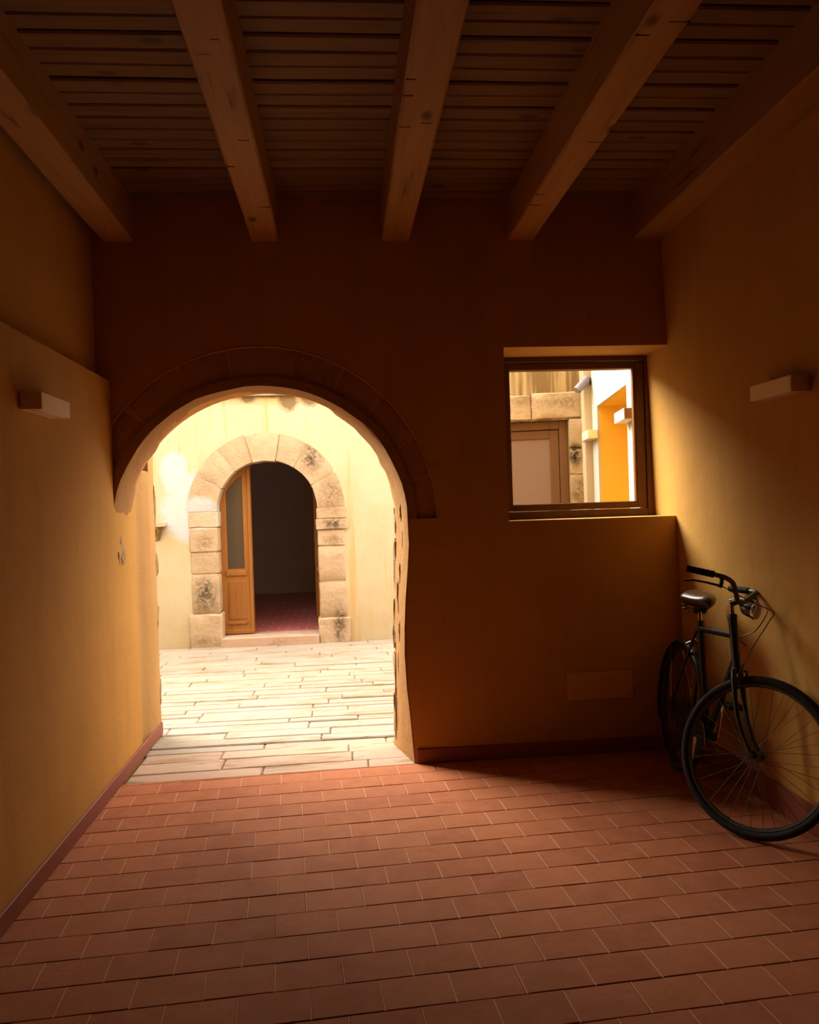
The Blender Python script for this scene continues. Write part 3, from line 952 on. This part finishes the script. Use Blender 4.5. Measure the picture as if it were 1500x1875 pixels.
def leaf(name, w, hinge_left, parent):
    """leaf in local x (0 hinge .. w), z from 0; the head follows the arch of the opening"""
    R_ = DR - 0.008
    zsp = DZS - DZ

    def head(x):               # height of the arch above local x measured from the hinge jamb
        d_ = R_ - x
        return zsp + math.sqrt(max(R_ * R_ - d_ * d_, 0.0)) - 0.004
    sg = 1 if hinge_left else -1
    root = bpy.data.objects.new(name, None); COL.objects.link(root); root.parent = parent
    K = 14
    xs = [w * (k / K) ** 1.6 for k in range(K + 1)]
    outer = [(0.001, 0.012), (w, 0.012)] + [(x, head(x)) for x in reversed(xs)]
    gx0, gx1, gz0 = 0.075, w - 0.092, 0.735
    gl_ = [gx0 + (gx1 - gx0) * k / 10 for k in range(11)]
    ghole = [(gx0, gz0), (gx1, gz0)] + [(x, head(x) - 0.06) for x in reversed(gl_)]
    fn = lambda u, v, d_: (sg * u, d_, v)
    MB().prism(outer, [ghole], fn, 0.0, 0.045).build('leaf_frame', 'door_wood', root, bevel=0.0)
    MB().prism([(x * 1.0, z) for x, z in ghole], [], fn, 0.018, 0.024).build('glass_pane', 'door_glass', root)
    def bar(a, b, nm, d0=-0.012, d1=0.01, bev=0.005):
        (xa, za), (xb_, zb_) = a, b
        MB().box((min(sg * xa, sg * xb_), d0, za), (max(sg * xa, sg * xb_), d1, zb_)).build(nm, 'door_wood', root, bevel=bev)
    bar((gx0 - 0.02, gz0 - 0.075), (gx1 + 0.02, gz0 - 0.02), 'mid_rail_moulding', -0.018)
    bar((gx0, 0.17), (gx1 + 0.01, 0.60), 'raised_panel', -0.008)
    bar((gx0 - 0.01, 0.115), (gx1 + 0.02, 0.145), 'bottom_moulding', -0.014)
    bar((0.003, 0.008), (w - 0.002, 0.055), 'kick_rail', -0.02)
    bar((w - 0.040, 0.012), (w - 0.006, head(w) - 0.03), 'meeting_bead', -0.016, 0.01)
    return root


door1 = empty('door_1', (DX0, FYD + 0.20, DZ))
struct(door1, 'arched wooden double door with glazed orange leaf, one leaf open', 'door')
lf = leaf('door_leaf', 0.352, True, door1)
rf = leaf('door_leaf', 0.70, False, door1)
rf.location = (DX1 - DX0 - 0.012, 0.03, 0); rf.rotation_euler = (0, 0, math.radians(-86))

# small stone ledge on the facade
sh = empty('stone_ledge', (-1.98, FYD, 1.33))
tag(sh, 'small pale stone ledge on cream facade near the left wall corner', 'ledge')
rough_block(MB(), (-0.12, -0.12, 0.0), (0.085, 0.0, 0.045), 0.006, 2, 8.0).build('slab', 'lintel_stone', sh, smooth=0.7)
vs = [(-0.11, -0.09, 0), (0.06, -0.09, 0), (0.06, 0, 0), (-0.11, 0, 0), (-0.09, -0.02, -0.14), (0.0, -0.02, -0.14), (0.0, 0, -0.16), (-0.09, 0, -0.16)]
MB().add(vs, [(0, 1, 2, 3), (4, 7, 6, 5), (0, 4, 5, 1), (1, 5, 6, 2), (2, 6, 7, 3), (3, 7, 4, 0)]).build('corbel', 'stained_plaster', sh, bevel=0.01)

# ------------------------------------------------------------------ courtyard: wall stub on the left with barred window
plan = [(XL - 0.40, D2), (XL, D2), (XL - 0.012, D2 + 0.04), (XL - 0.022, D2 + 0.09), (XL - 0.018, D2 + 0.14), (XL - 0.006, D2 + 0.19), (XL + 0.004, D2 + 0.25), (XL + 0.008, D2 + 0.34), (XL + 0.004, 5.60), (XL - 0.010, 5.63), (XL - 0.03, 5.64), (XL - 0.40, 5.64)]
mb = MB().prism(plan, [], XY, -0.1, 1.735)
pier = [(XL - 0.40, 5.455)] + [(XL + 0.004, 5.455), (XL + 0.004, 5.60), (XL - 0.010, 5.63), (XL - 0.03, 5.64), (XL - 0.40, 5.64)]
mb.prism(pier, [], XY, 1.735, 4.5)
mb.prism([(XL - 0.40, D2), (XL, D2), (XL, 5.455), (XL - 0.40, 5.455)], [], XY, 2.35, 4.5)
wcl = mb.build('wall_courtyard_left', 'stub_plaster', smooth=0.9)
struct(wcl, 'sandy plaster wall end beyond the arch with worn corner stones', 'wall')
for (zc, hz, ry) in ((1.50, 0.20, .06), (1.14, 0.12, .05), (0.74, 0.13, .05), (0.30, 0.15, .06), (2.0, 0.2, .05)):
    lump((XL - 0.035, 5.606, zc), (0.042, ry * .7, hz), 0.4, zc * 11).build('corner_stone', 'rough_stone', wcl, smooth=0.9)
w2 = empty('window_2', (XL - 0.2, 5.12, 1.735))
struct(w2, 'small barred window above the plastered wall outside the arch', 'window')
MB().box((-0.08, 0, 0), (-0.07, 0.35, 0.615)).build('pane', 'grey_pane', w2)
MB().box((-0.02, 0.0, 0.0), (0.20, 0.352, 0.012)).build('sill', 'lintel_stone', w2)
for k in range(5):
    MB().tube([(0.12, 0.03 + k * 0.072, 0.0), (0.12, 0.03 + k * 0.072, 0.615)], 0.008, 8).build('bar', 'iron_bar', w2, smooth=0.6)
MB().box((0.116, 0, 0.30), (0.124, 0.35, 0.325)).build('cross_bar', 'iron_bar', w2)
o = MB().box((-5.4, D2 - 0.3, -0.1), (-1.6, D2, 4.5)).build('wall_courtyard_near', 'cream_plaster')
struct(o, 'outer face of the passage building on the courtyard side', 'wall')
o = MB().box((-5.4, D2, -0.1), (-5.2, 9.5, 3.0)).build('wall_courtyard_west', 'cream_plaster')
struct(o, 'cream wall closing the courtyard on the far left', 'wall')

# ------------------------------------------------------------------ courtyard: block with the brown door seen through the window
PX, PY = 2.13, 7.0
ang = math.atan2(0.239, -0.971)                        # along the wall, leading left and away
ex = Vector((math.cos(ang), math.sin(ang), 0)); ey = Vector((0.239, 0.971, 0))


def DW(q):                                             # local (s along wall, depth, z) -> world
    return Vector((PX, PY, 0)) + ex * q[0] + ey * q[1] + Vector((0, 0, q[2]))


def dwbox(a, b):
    mb = MB().box(a, b); mb.v = [tuple(DW(v)) for v in mb.v]; return mb


dw = MB().prism([(0.0, -0.1), (0.135, -0.1), (0.135, 2.18), (1.09, 2.18), (1.09, -0.1), (1.30, -0.1), (1.30, 3.0), (0.0, 3.0)], [], lambda u, v, d_: tuple(DW((u, d_, v))), 0.0, 0.4)
wdoor = dw.build('wall_courtyard_right', 'stained_plaster')
struct(wdoor, 'water stained ochre wall with brown door seen through the window', 'wall')
random.seed(9)
for (s0, s1, z0, z1, m_) in ((0.0, 0.45, 2.19, 2.42, 'door_surround_stone'), (0.455, 1.28, 2.19, 2.405, 'door_surround_stone'), (0.0, 0.128, 1.93, 2.185, 'door_surround_stone'), (0.0, 0.128, 1.70, 1.925, 'door_surround_stone'),
                             (0.0, 0.128, 1.44, 1.695, 'door_surround_stone'), (0.0, 0.128, 1.05, 1.435, 'door_surround_stone'), (0.0, 0.128, 0.55, 1.045, 'door_surround_stone'), (0.0, 0.128, 0.0, 0.545, 'door_surround_stone'), (1.10, 1.28, 0.0, 2.185, 'door_surround_stone')):
    rough_block(MB(), (s0, -0.03, z0), (s1, 0.2, z1), 0.012, 3, random.uniform(0, 60), fn=DW).build('door_stone', m_, wdoor, smooth=0.7)
d2 = empty('door_2', tuple(DW((0.14, 0.10, 0))))
struct(d2, 'brown wooden courtyard door with frosted pane seen through the window', 'door')
d2inv = Matrix.Translation(-DW((0.14, 0.10, 0)))
def dpart(a, b, nm, m_, bev=0.004): return dwbox(a, b).build(nm, m_, d2, bevel=bev, bseg=1, mtx=d2inv)
dpart((0.137, 0.06, 0.0), (0.212, 0.14, 2.178), 'door_frame', 'brown_door_wood')
dpart((1.015, 0.06, 0.0), (1.09, 0.14, 2.178), 'door_frame', 'brown_door_wood')
dpart((0.212, 0.06, 2.105), (1.015, 0.14, 2.178), 'frame_head', 'brown_door_wood')
dpart((0.216, 0.075, 0.0), (0.295, 0.12, 2.10), 'leaf_stile', 'brown_door_wood')
dpart((0.935, 0.075, 0.0), (1.012, 0.12, 2.10), 'leaf_stile', 'brown_door_wood')
dpart((0.295, 0.075, 2.025), (0.935, 0.12, 2.10), 'leaf_rail', 'brown_door_wood')
dpart((0.295, 0.075, 0.0), (0.935, 0.12, 0.85), 'leaf_panel', 'brown_door_wood')
dpart((0.29, 0.09, 0.84), (0.94, 0.10, 2.03), 'frosted_pane', 'frosted_pane', 0)
dwbox((0.0, 0.41, -0.1), (1.30, 0.5, 3.0)).build('inner_backing', 'brown_plaster', wdoor)  # unseen panel added to stop sky light leaking round the door
# cream corner pier
o = MB().box((2.105, 6.90, -0.1), (2.195, 7.12, 3.0)).build('corner_pier', 'cream_plaster', wdoor, bevel=0.01)
# white side wall with a deep yellow opening
WA = math.radians(8.65)
wx = Vector((-math.sin(WA), -math.cos(WA), 0)); wn = Vector((math.cos(WA), -math.sin(WA), 0))
WO = Vector((2.183, 6.95, 0))
def WW(u, v, d_): return tuple(WO + wx * u + wn * d_ + Vector((0, 0, v)))
o0, o1 = (6.95 - 6.63) / math.cos(WA), (6.95 - 5.41) / math.cos(WA)
Lw = (6.95 - D2) / math.cos(WA)
wwh = MB().prism([(-0.05, -0.1), (o0, -0.1), (o0, 2.245), (o1, 2.245), (o1, -0.1), (Lw, -0.1), (Lw, 3.0), (-0.05, 3.0)], [], WW, 0.0, 0.02).build('wall_courtyard_white', 'white_plaster')
struct(wwh, 'bright white courtyard side wall with a yellow opening', 'wall')
mb = MB().prism([(-0.05, -0.1), (o0, -0.1), (o0, 2.245), (o1, 2.245), (o1, -0.1), (Lw, -0.1), (Lw, 3.0), (-0.05, 3.0)], [], WW, 0.0205, 0.55)
mb.prism([(-0.05, -0.1), (Lw, -0.1), (Lw, 3.0), (-0.05, 3.0)], [], WW, 0.56, 0.6)
mb.build('opening_reveal', 'yellow_plaster', wwh)

# ------------------------------------------------------------------ wall lights
FL, FP, FH = 0.335, 0.085, 0.068


def wall_light(loc, rz, label):
    """box fitting: local +x away from the wall, y along it"""
    t_ = empty('wall_light', loc, rz)
    tag(t_, label, 'wall light', 'box wall lights')
    MB().box((0, -FL / 2 + .02, -FH / 2 + .012), (0.006, FL / 2 - .02, FH / 2 - .012)).build('back_plate', 'dull_steel', t_)
    MB().prism([(0.004, -FH / 2), (FP, -FH / 2), (FP, FH / 2), (0.004, FH / 2), (0.004, FH / 2 - .004), (FP - .004, FH / 2 - .004), (FP - .004, -FH / 2 + .004), (0.004, -FH / 2 + .004)], [], lambda u, v, d_: (u, d_, v), -FL / 2, FL / 2).build('housing', 'fixture_paint', t_)
    for sy in (-1, 1):
        MB().box((0.004, sy * FL / 2 - 0.004, -FH / 2), (FP, sy * FL / 2 + 0.004, FH / 2)).build('end_cap', 'fixture_paint', t_, bevel=0.001, bseg=1)
    MB().box((0.016, -FL / 2 + .03, -FH / 2 - 0.002), (FP - .016, FL / 2 - .03, -FH / 2 + 0.002)).build('diffuser', 'fixture_glass', t_)
    MB().box((0.016, -FL / 2 + .03, FH / 2 - 0.002), (FP - .016, FL / 2 - .03, FH / 2 + 0.002)).build('diffuser', 'fixture_glass', t_)
    return t_


wall_light((XL, 3.515, 1.932), 0, 'box wall light on the low left wall under the ledge')
wall_light((XR(1.92) + 0.001, 3.388, 1.922), PI, 'box wall light on the ochre right wall above the bicycle')
p_ = WO + wx * ((6.95 - 6.78) / math.cos(WA))
wall_light((p_.x, p_.y, 2.015), PI - WA, 'box wall light on the white wall close to the brown door')
p_ = WO + wx * ((6.95 - 5.245) / math.cos(WA))
wall_light((p_.x, p_.y, 2.015), PI - WA, 'box wall light in front of the yellow opening')

# ------------------------------------------------------------------ security camera outside
sc_ = empty('security_camera', (2.175, 6.90, 2.49))
tag(sc_, 'small grey security camera on the white wall corner seen through window', 'camera')
MB().tube([(0.0, 0, 0), (-0.012, 0, 0)], 0.032, 14).build('mount', 'dull_steel', sc_, smooth=0.6)
MB().tube([(-0.008, 0, 0), (-0.045, -0.01, 0.012), (-0.06, -0.015, 0.0)], 0.010, 8).build('bracket', 'dull_steel', sc_, smooth=0.6)
a_, b_ = Vector((-0.035, -0.015, 0.012)), Vector((-0.135, -0.06, -0.085))
MB().tube([a_, a_.lerp(b_, .05), a_.lerp(b_, .95), b_], [0.022, 0.030, 0.030, 0.026], 14).build('housing', 'camera_housing', sc_, smooth=0.6)
up_ = Vector((-.4, -.2, 1)).normalized() * 0.014
MB().tube([a_ + up_, b_ + up_ + (b_ - a_) * 0.12], 0.030, 14).build('sunshade', 'camera_housing', sc_, smooth=0.6)
MB().tube([b_, b_ + (b_ - a_).normalized() * 0.004], 0.021, 14).build('lens', 'lens_black', sc_, smooth=0.6)

# ------------------------------------------------------------------ inspection panel low on the end wall
vp = MB().box((-0.195, -0.012, 0), (0.195, 0.004, 0.160)).build('cover_plate', 'vent_paint', bevel=0.003, bseg=1)
vp.location = (1.465, D, 0.315)
tag(vp, 'rectangular painted cover plate low on the end wall under the window', 'cover plate')

# ------------------------------------------------------------------ bicycle
bike = empty('bicycle', (1.772, 4.285, 0.0))
tag(bike, 'old black city bicycle leaning in the right corner, front wheel turned', 'bicycle')
hd = Vector((-0.075, -0.86)).normalized()               # travel direction on the ground
bike.rotation_euler = (math.radians(-4.5), 0, math.atan2(hd.y, hd.x))  # local x = forward, leaning to the wall
WR = 0.345
LEANFIX = 0.0
Hb, Ht = Vector((0.700, 0, 0.705)), Vector((0.632, 0, 0.895))
sdir = (Ht - Hb).normalized()
axle0 = Hb - sdir * ((Hb.z - WR) / sdir.z) + Vector((0.056, 0, 0))
STEER = math.radians(45)
SR = Matrix.Translation(Hb) @ Matrix.Rotation(STEER, 4, sdir) @ Matrix.Translation(-Hb)


def wheel(name, cen, mtx=None):
    mtx = mtx or Matrix.Identity(4)
    W = lambda x, z, y=0.0: Vector((cen[0] + x, cen[1] + y, cen[2] + z))
    tr_ = MB().ring(WR - 0.019, 0.019, lambda a, b: W(a, b), 72, 12).build(name, 'rubber', bike, smooth=0.8, mtx=mtx)
    tag(tr_, 'black rubber tyre')
    mb = MB()
    n_ = 72
    prof = [(WR - 0.037, 0.012), (WR - 0.037, -0.012), (WR - 0.046, -0.010), (WR - 0.050, 0.0), (WR - 0.046, 0.010)]
    vs = []; fs = []
    for i in range(n_):
        a = 2 * PI * i / n_
        for (r_, y_) in prof: vs.append(W(r_ * math.cos(a), r_ * math.sin(a), y_))
    for i in range(n_):
        for q in range(5): fs.append((i * 5 + q, i * 5 + (q + 1) % 5, ((i + 1) % n_) * 5 + (q + 1) % 5, ((i + 1) % n_) * 5 + q))
    mb.add(vs, fs).build('rim', 'dull_steel', tr_, smooth=0.8, mtx=mtx)
    MB().tube([W(0, 0, -0.042), W(0, 0, -0.034), W(0, 0, -0.033), W(0, 0, 0.033), W(0, 0, 0.034), W(0, 0, 0.042)], [0.022, 0.022, 0.014, 0.014, 0.022, 0.022], 14).build('hub', 'dull_steel', tr_, smooth=0.6, mtx=mtx)
    mb = MB()
    for i in range(36):
        a = 2 * PI * i / 36; sd_ = 1 if i % 2 else -1
        ah = a + (0.95 if (i // 2) % 2 else -0.95)
        mb.tube([W(0.019 * math.cos(ah), 0.019 * math.sin(ah), sd_ * 0.037), W((WR - .046) * math.cos(a), (WR - .046) * math.sin(a), sd_ * .002)], 0.0011, 5, cap=False)
    tag(mb.build('spokes', 'dull_steel', tr_, mtx=mtx), kind='stuff')
    return tr_


wheel('rear_wheel', (0, 0, WR))
wheel('front_wheel', tuple(axle0), SR)
BBk = Vector((0.385, 0, 0.285))            # bottom bracket
Sl = Vector((0.222, 0, 0.805))             # seat lug
RA = Vector((0, 0, WR))
fr_ = MB()
fr_.tube([Hb - sdir * 0.01, Ht + sdir * 0.012], 0.0195, 12)
MB_ = fr_.build('head_tube', 'black_paint', bike, smooth=0.6)
def tube_part(nm, pts, r, m_='black_paint', par=bike, seg=10, mtx=None): return MB().tube(pts, r, seg).build(nm, m_, par, smooth=0.7, mtx=mtx)
tube_part('top_tube', [Sl + Vector((0.01, 0, -0.01)), Ht - sdir * 0.070], 0.0155)
tube_part('down_tube', [Hb + sdir * 0.03, BBk], 0.0165)
tube_part('seat_tube', [Sl + (Sl - BBk).normalized() * 0.03, BBk], 0.0165)
for sy in (-1, 1):
    tube_part('seat_stay', [Sl + Vector((-.008, sy * 0.018, -.02)), Vector((0.10, sy * 0.045, 0.55)), RA + Vector((0.01, sy * 0.062, 0.01))], 0.0085)
    tube_part('chain_stay', [BBk + Vector((-.02, sy * 0.03, 0)), Vector((0.2, sy * 0.05, 0.30)), RA + Vector((0.01, sy * 0.062, -0.005))], 0.010)
tube_part('seat_post', [Sl, Sl + (Sl - BBk).normalized() * 0.085], 0.0125, 'chrome')
tube_part('bottom_bracket', [BBk + Vector((0, -0.038, 0)), BBk + Vector((0, 0.038, 0))], 0.022)

# saddle
st_ = Sl + (Sl - BBk).normalized() * 0.085
bm_v = []; fs = []
NS, NC = 16, 14
for i in range(NS + 1):
    q = i / NS
    x = st_.x - 0.115 + 0.265 * q
    wdt = 0.088 * math.sin(min(1, (q + 0.06) * 2.4) * PI / 2) * (1 - max(0, (q - 0.33)) * 1.25) + 0.008
    if q > 0.80: wdt *= math.sqrt(max(0.02, 1 - ((q - 0.80) / 0.20) ** 2))
    if q < 0.15: wdt *= math.sqrt(max(0.03, 1 - ((0.15 - q) / 0.15) ** 2))
    ed = (max(0, (q - 0.8) / 0.2) ** 2 + max(0, (0.15 - q) / 0.15) ** 2)
    zt = st_.z + 0.060 + 0.016 * (1 - q) ** 2 - 0.008 * math.sin(q * PI) - 0.012 * ed
    for k in range(NC):
        a = 2 * PI * k / NC
        zz = math.sin(a)
        bm_v.append((x, wdt * math.cos(a), zt + (0.030 * zz * (1 - 0.6 * ed) if zz > 0 else 0.060 * zz * (1 - 0.6 * q) * (1 - 0.5 * ed))))
for i in range(NS):
    for k in range(NC): fs.append((i * NC + k, i * NC + (k + 1) % NC, (i + 1) * NC + (k + 1) % NC, (i + 1) * NC + k))
fs.append(tuple(range(NC))); fs.append(tuple(NS * NC + k for k in range(NC - 1, -1, -1)))
sad = MB().add(bm_v, fs).build('saddle', 'saddle_leather', bike, smooth=1.2)
tag(sad, 'worn brown leather saddle')
for sy in (-1, 1):
    co = []
    for k in range(40):
        a = k / 39 * 2 * PI * 3.5
        co.append((st_.x - 0.075 + 0.019 * math.cos(a), sy * 0.045 + 0.019 * math.sin(a), st_.z - 0.012 + 0.055 * k / 39))
    tube_part('spring', co, 0.0035, 'dull_steel', sad, 6)
    tube_part('saddle_rail', [(st_.x - 0.07, sy * 0.04, st_.z - 0.01), (st_.x, sy * 0.025, st_.z - 0.004), (st_.x + 0.11, sy * 0.018, st_.z + 0.035)], 0.004, 'dull_steel', sad, 6)
# clamp joining saddle and seat post
tube_part('saddle_clamp', [st_ + Vector((0, -0.03, -0.002)), st_ + Vector((0, 0.03, -0.002))], 0.014, 'dull_steel')


def fender(nm, cen, a0, a1, mtx=None, w_=0.027, r_=WR + 0.012):
    n_ = 36
    vs = []; fs = []
    pr_ = [(-1, -0.012), (-0.8, -0.003), (-0.4, 0.002), (0, 0.004), (0.4, 0.002), (0.8, -0.003), (1, -0.012)]
    m_ = len(pr_)
    for i in range(n_ + 1):
        a = math.radians(a0 + (a1 - a0) * i / n_)
        for lay in (0.0, -0.0015):
            for (u, h) in pr_: vs.append((cen[0] + (r_ + h + lay) * math.cos(a), cen[1] + u * w_, cen[2] + (r_ + h + lay) * math.sin(a)))
    for i in range(n_):
        for q in range(m_ - 1):
            a = i * 2 * m_ + q; b = a + 2 * m_
            fs += [(a, a + 1, b + 1, b), (a + m_, b + m_, b + m_ + 1, a + m_ + 1)]
        for q in (0, m_ - 1):
            a = i * 2 * m_ + q; b = a + 2 * m_
            fs.append((a, b, b + m_, a + m_))
    return MB().add(vs, fs).build(nm, 'black_paint', bike, smooth=0.8, mtx=mtx)


rfen = fender('rear_fender', RA, 20, 205)
for sy in (-1, 1):
    a = math.radians(165)
    tube_part('fender_stay', [RA + Vector((0, sy * 0.06, 0)), RA + Vector(((WR + .008) * math.cos(a), sy * 0.028, (WR + .008) * math.sin(a)))], 0.0025, 'chrome', rfen, 6)
    a = math.radians(115)
    tube_part('fender_stay', [RA + Vector((0, sy * 0.06, 0)), RA + Vector(((WR + .008) * math.cos(a), sy * 0.028, (WR + .008) * math.sin(a)))], 0.0025, 'chrome', rfen, 6)
# rear rim brake bridge, light strip of chrome
tube_part('rear_brake', [(0.135, -0.04, 0.70), (0.15, 0.0, 0.725), (0.135, 0.04, 0.70)], 0.007, 'chrome')

# fork, turned with the front wheel
crown = Hb - sdir * 0.022
fk = MB().tube([crown + sdir * 0.012, crown - sdir * 0.02], 0.024, 12)
fork = fk.build('fork_crown', 'black_paint', bike, smooth=0.6, mtx=SR)
for sy in (-1, 1):
    pts = [crown + Vector((0, sy * 0.012, 0)), crown + Vector((0.004, sy * 0.036, -0.012)), crown - sdir * 0.06 + Vector((0, sy * 0.044, 0))]
    axp = Hb - sdir * ((Hb.z - WR) / sdir.z)
    for q in (0.35, 0.6, 0.8, 0.92, 1.0):
        b0 = crown.lerp(axp, q)
        pts.append(b0 + Vector((0.056 * max(0, (q - 0.45) / 0.55) ** 2, sy * (0.044 + 0.006 * q), 0)))
    MB().tube(pts, [0.012, 0.0125, 0.0125, 0.0115, 0.0105, 0.0095, 0.0085, 0.008], 10).build('fork_blade', 'black_paint', fork, smooth=0.7, mtx=SR)
    tube_part('axle_nut', [axle0 + Vector((0, sy * 0.045, 0)), axle0 + Vector((0, sy * 0.066, 0))], 0.010, 'dull_steel', fork, 6, SR)
# front brake caliper
for sy in (-1, 1):
    tube_part('brake_arm', [crown + Vector((0.030, 0, 0.0)), crown + Vector((0.034, sy * 0.034, -0.004)), crown + Vector((0.034, sy * 0.036, -0.045)), crown + Vector((0.034, sy * 0.018, -0.066))], 0.006, 'dull_steel', fork, 8, SR)
tube_part('brake_bolt', [crown + Vector((-0.01, 0, 0)), crown + Vector((0.05, 0, 0.0))], 0.006, 'dull_steel', fork, 8, SR)
tube_part('brake_cable_arm', [crown + Vector((0.034, -0.03, 0)), crown + Vector((0.050, -0.060, 0.028))], 0.005, 'dull_steel', fork, 8, SR)

# stem and handlebar
tp = Ht + sdir * 0.085
stem = tube_part('stem', [Ht, tp], 0.0115, 'chrome', bike, 12, SR)
tube_part('headset', [Ht + sdir * 0.008, Ht + sdir * 0.026], 0.022, 'dull_steel', stem, 12, SR)
clampc = tp + Vector((0.035, 0, 0.012))
tube_part('stem_extension', [tp - sdir * 0.006, clampc], 0.013, 'black_paint', stem, 12, SR)
bar_l = [clampc, clampc + Vector((0.006, 0.035, 0.004)), clampc + Vector((0.010, 0.085, 0.040)), clampc + Vector((0.008, 0.125, 0.066)), clampc + Vector((-0.010, 0.158, 0.076)), clampc + Vector((-0.042, 0.180, 0.078)), clampc + Vector((-0.165, 0.225, 0.076))]
def bez(pts, n=6):
    out_ = []
    P_ = [pts[0]] + pts + [pts[-1]]
    for i in range(1, len(P_) - 2):
        for k in range(n):
            t1 = k / n
            a, b, c_, d_ = P_[i - 1], P_[i], P_[i + 1], P_[i + 2]
            out_.append(0.5 * ((2 * b) + (c_ - a) * t1 + (2 * a - 5 * b + 4 * c_ - d_) * t1 ** 2 + (3 * b - a - 3 * c_ + d_) * t1 ** 3))
    out_.append(pts[-1])
    return out_


def flip(p): return Vector((p[0], -p[1], p[2]))


bl = bez(bar_l)
hb = MB().tube([flip(p) for p in reversed(bl)] + bl[1:], 0.011, 12).build('handlebar', 'dull_steel', bike, smooth=0.7, mtx=SR)
for sg in (1, -1):
    f_ = (lambda p: Vector(p)) if sg > 0 else flip
    g0, g1 = bar_l[-2] + (bar_l[-1] - bar_l[-2]) * 0.10, bar_l[-1] + (bar_l[-1] - bar_l[-2]).normalized() * 0.004
    gp = [g0 + (g1 - g0) * k / 12 for k in range(13)]
    tube_part('grip', [f_(p) for p in gp], [0.0165 if k % 2 else 0.0150 for k in range(13)], 'rubber', hb, 12, SR)
    # brake lever under the bar
    c0 = bar_l[-3] + Vector((-0.014, 0.010, -0.006))
    tube_part('lever_bracket', [f_(c0), f_(c0 + Vector((0.004, 0.0, -0.020))), f_(c0 + Vector((0.004, 0.004, -0.042)))], 0.010, 'black_paint', hb, 8, SR)
    tube_part('brake_lever', [f_(c0 + Vector((0.004, 0.004, -0.036))), f_(c0 + Vector((-0.05, 0.03, -0.036))), f_(c0 + Vector((-0.10, 0.055, -0.040))), f_(c0 + Vector((-0.135, 0.068, -0.052)))], [0.006, 0.005, 0.0045, 0.005], 'dull_steel', hb, 8, SR)
# headlamp in front of the stem
lp = clampc + Vector((0.022, 0.0, -0.028))
lamp = MB().tube([lp + Vector((-0.004, 0, 0)), lp + Vector((0.006, 0, 0)), lp + Vector((0.030, 0, 0)), lp + Vector((0.058, 0, -0.002))], [0.010, 0.022, 0.031, 0.034], 18).build('headlamp', 'black_paint', bike, smooth=0.7, mtx=SR)
MB().tube([lp + Vector((0.056, 0, -0.002)), lp + Vector((0.060, 0, -0.002)), lp + Vector((0.072, 0, -0.003)), lp + Vector((0.075, 0, -0.003))], [0.036, 0.0375, 0.0375, 0.034], 18).build('lamp_rim', 'chrome', lamp, smooth=0.7, mtx=SR)
MB().tube([lp + Vector((0.073, 0, -0.003)), lp + Vector((0.080, 0, -0.003)), lp + Vector((0.084, 0, -0.003))], [0.033, 0.022, 0.004], 18).build('lens', 'grey_pane', lamp, smooth=0.9, mtx=SR)
tube_part('lamp_bracket', [clampc + Vector((0, 0, -0.004)), lp + Vector((0.012, 0, -0.012))], 0.007, 'dull_steel', lamp, 8, SR)
# brake cables looping out in front of the bar
SRi = SR
c_l = [SR @ (bar_l[-3] + Vector((-0.012, 0.014, -0.038))), SR @ (clampc + Vector((0.075, 0.055, 0.020))), SR @ (clampc + Vector((0.150, -0.03, -0.020))), SR @ (clampc + Vector((0.135, -0.06, -0.115))), SR @ (clampc + Vector((0.06, -0.03, -0.165))), SR @ (Hb + Vector((0.03, -0.012, 0.09)))]
tube_part('brake_cable', bez(c_l, 8), 0.0026, 'cable_black', bike, 6)
c_r = [SR @ flip(bar_l[-3] + Vector((-0.012, 0.014, -0.038))), SR @ (clampc + Vector((0.10, -0.11, 0.0))), SR @ (clampc + Vector((0.195, -0.075, -0.020))), SR @ (clampc + Vector((0.17, -0.03, -0.06))), SR @ (crown + Vector((0.07, -0.05, 0.12))), SR @ (crown + Vector((0.050, -0.058, 0.03)))]
tube_part('brake_cable', bez(c_r, 8), 0.0026, 'cable_black', bike, 6)

# cranks, chainring, pedals, chain
cr = MB().ring(0.088, 0.0045, lambda a, b: Vector((BBk.x + a, -0.045, BBk.z + b)), 40, 6).build('chainring', 'chrome', bike, smooth=0.8)
for k in range(5):
    a = 2 * PI * k / 5
    tube_part('spider_arm', [BBk + Vector((0, -0.045, 0)), BBk + Vector((0.086 * math.cos(a), -0.045, 0.086 * math.sin(a)))], 0.005, 'chrome', cr, 6)
for sg, aa in ((-1, -100), (1, 80)):
    a = math.radians(aa)
    e_ = BBk + Vector((0.165 * math.cos(a), sg * 0.062, 0.165 * math.sin(a)))
    ck = tube_part('crank_arm', [BBk + Vector((0, sg * 0.055, 0)), e_], [0.011, 0.008], 'chrome', bike, 8)
    MB().box((e_.x - 0.045, min(e_.y + sg * .01, e_.y + sg * .09), e_.z - 0.011), (e_.x + 0.045, max(e_.y + sg * .01, e_.y + sg * .09), e_.z + 0.011)).build('pedal', 'rubber', ck, bevel=0.003, bseg=1)
vs = []
for (c0, r_) in ((BBk, 0.108), (RA, 0.052)): pass
pts = [(BBk.x + 0.108 * math.cos(math.radians(a)), BBk.z + 0.108 * math.sin(math.radians(a))) for a in range(-80, 101, 15)] + [(RA.x + 0.05 * math.cos(math.radians(a)), RA.z + 0.05 * math.sin(math.radians(a))) for a in range(100, 281, 20)]
MB().prism(pts, [], lambda u, v, d_: (u, d_, v), -0.052, -0.056).build('chain_guard', 'black_paint', bike)
# kick stand folded down
tube_part('kick_stand', [BBk + Vector((-0.05, 0.03, -0.01)), BBk + Vector((-0.09, 0.11, -0.14)), BBk + Vector((-0.115, 0.155, -0.262))], [0.008, 0.007, 0.007], 'chrome', bike, 8)
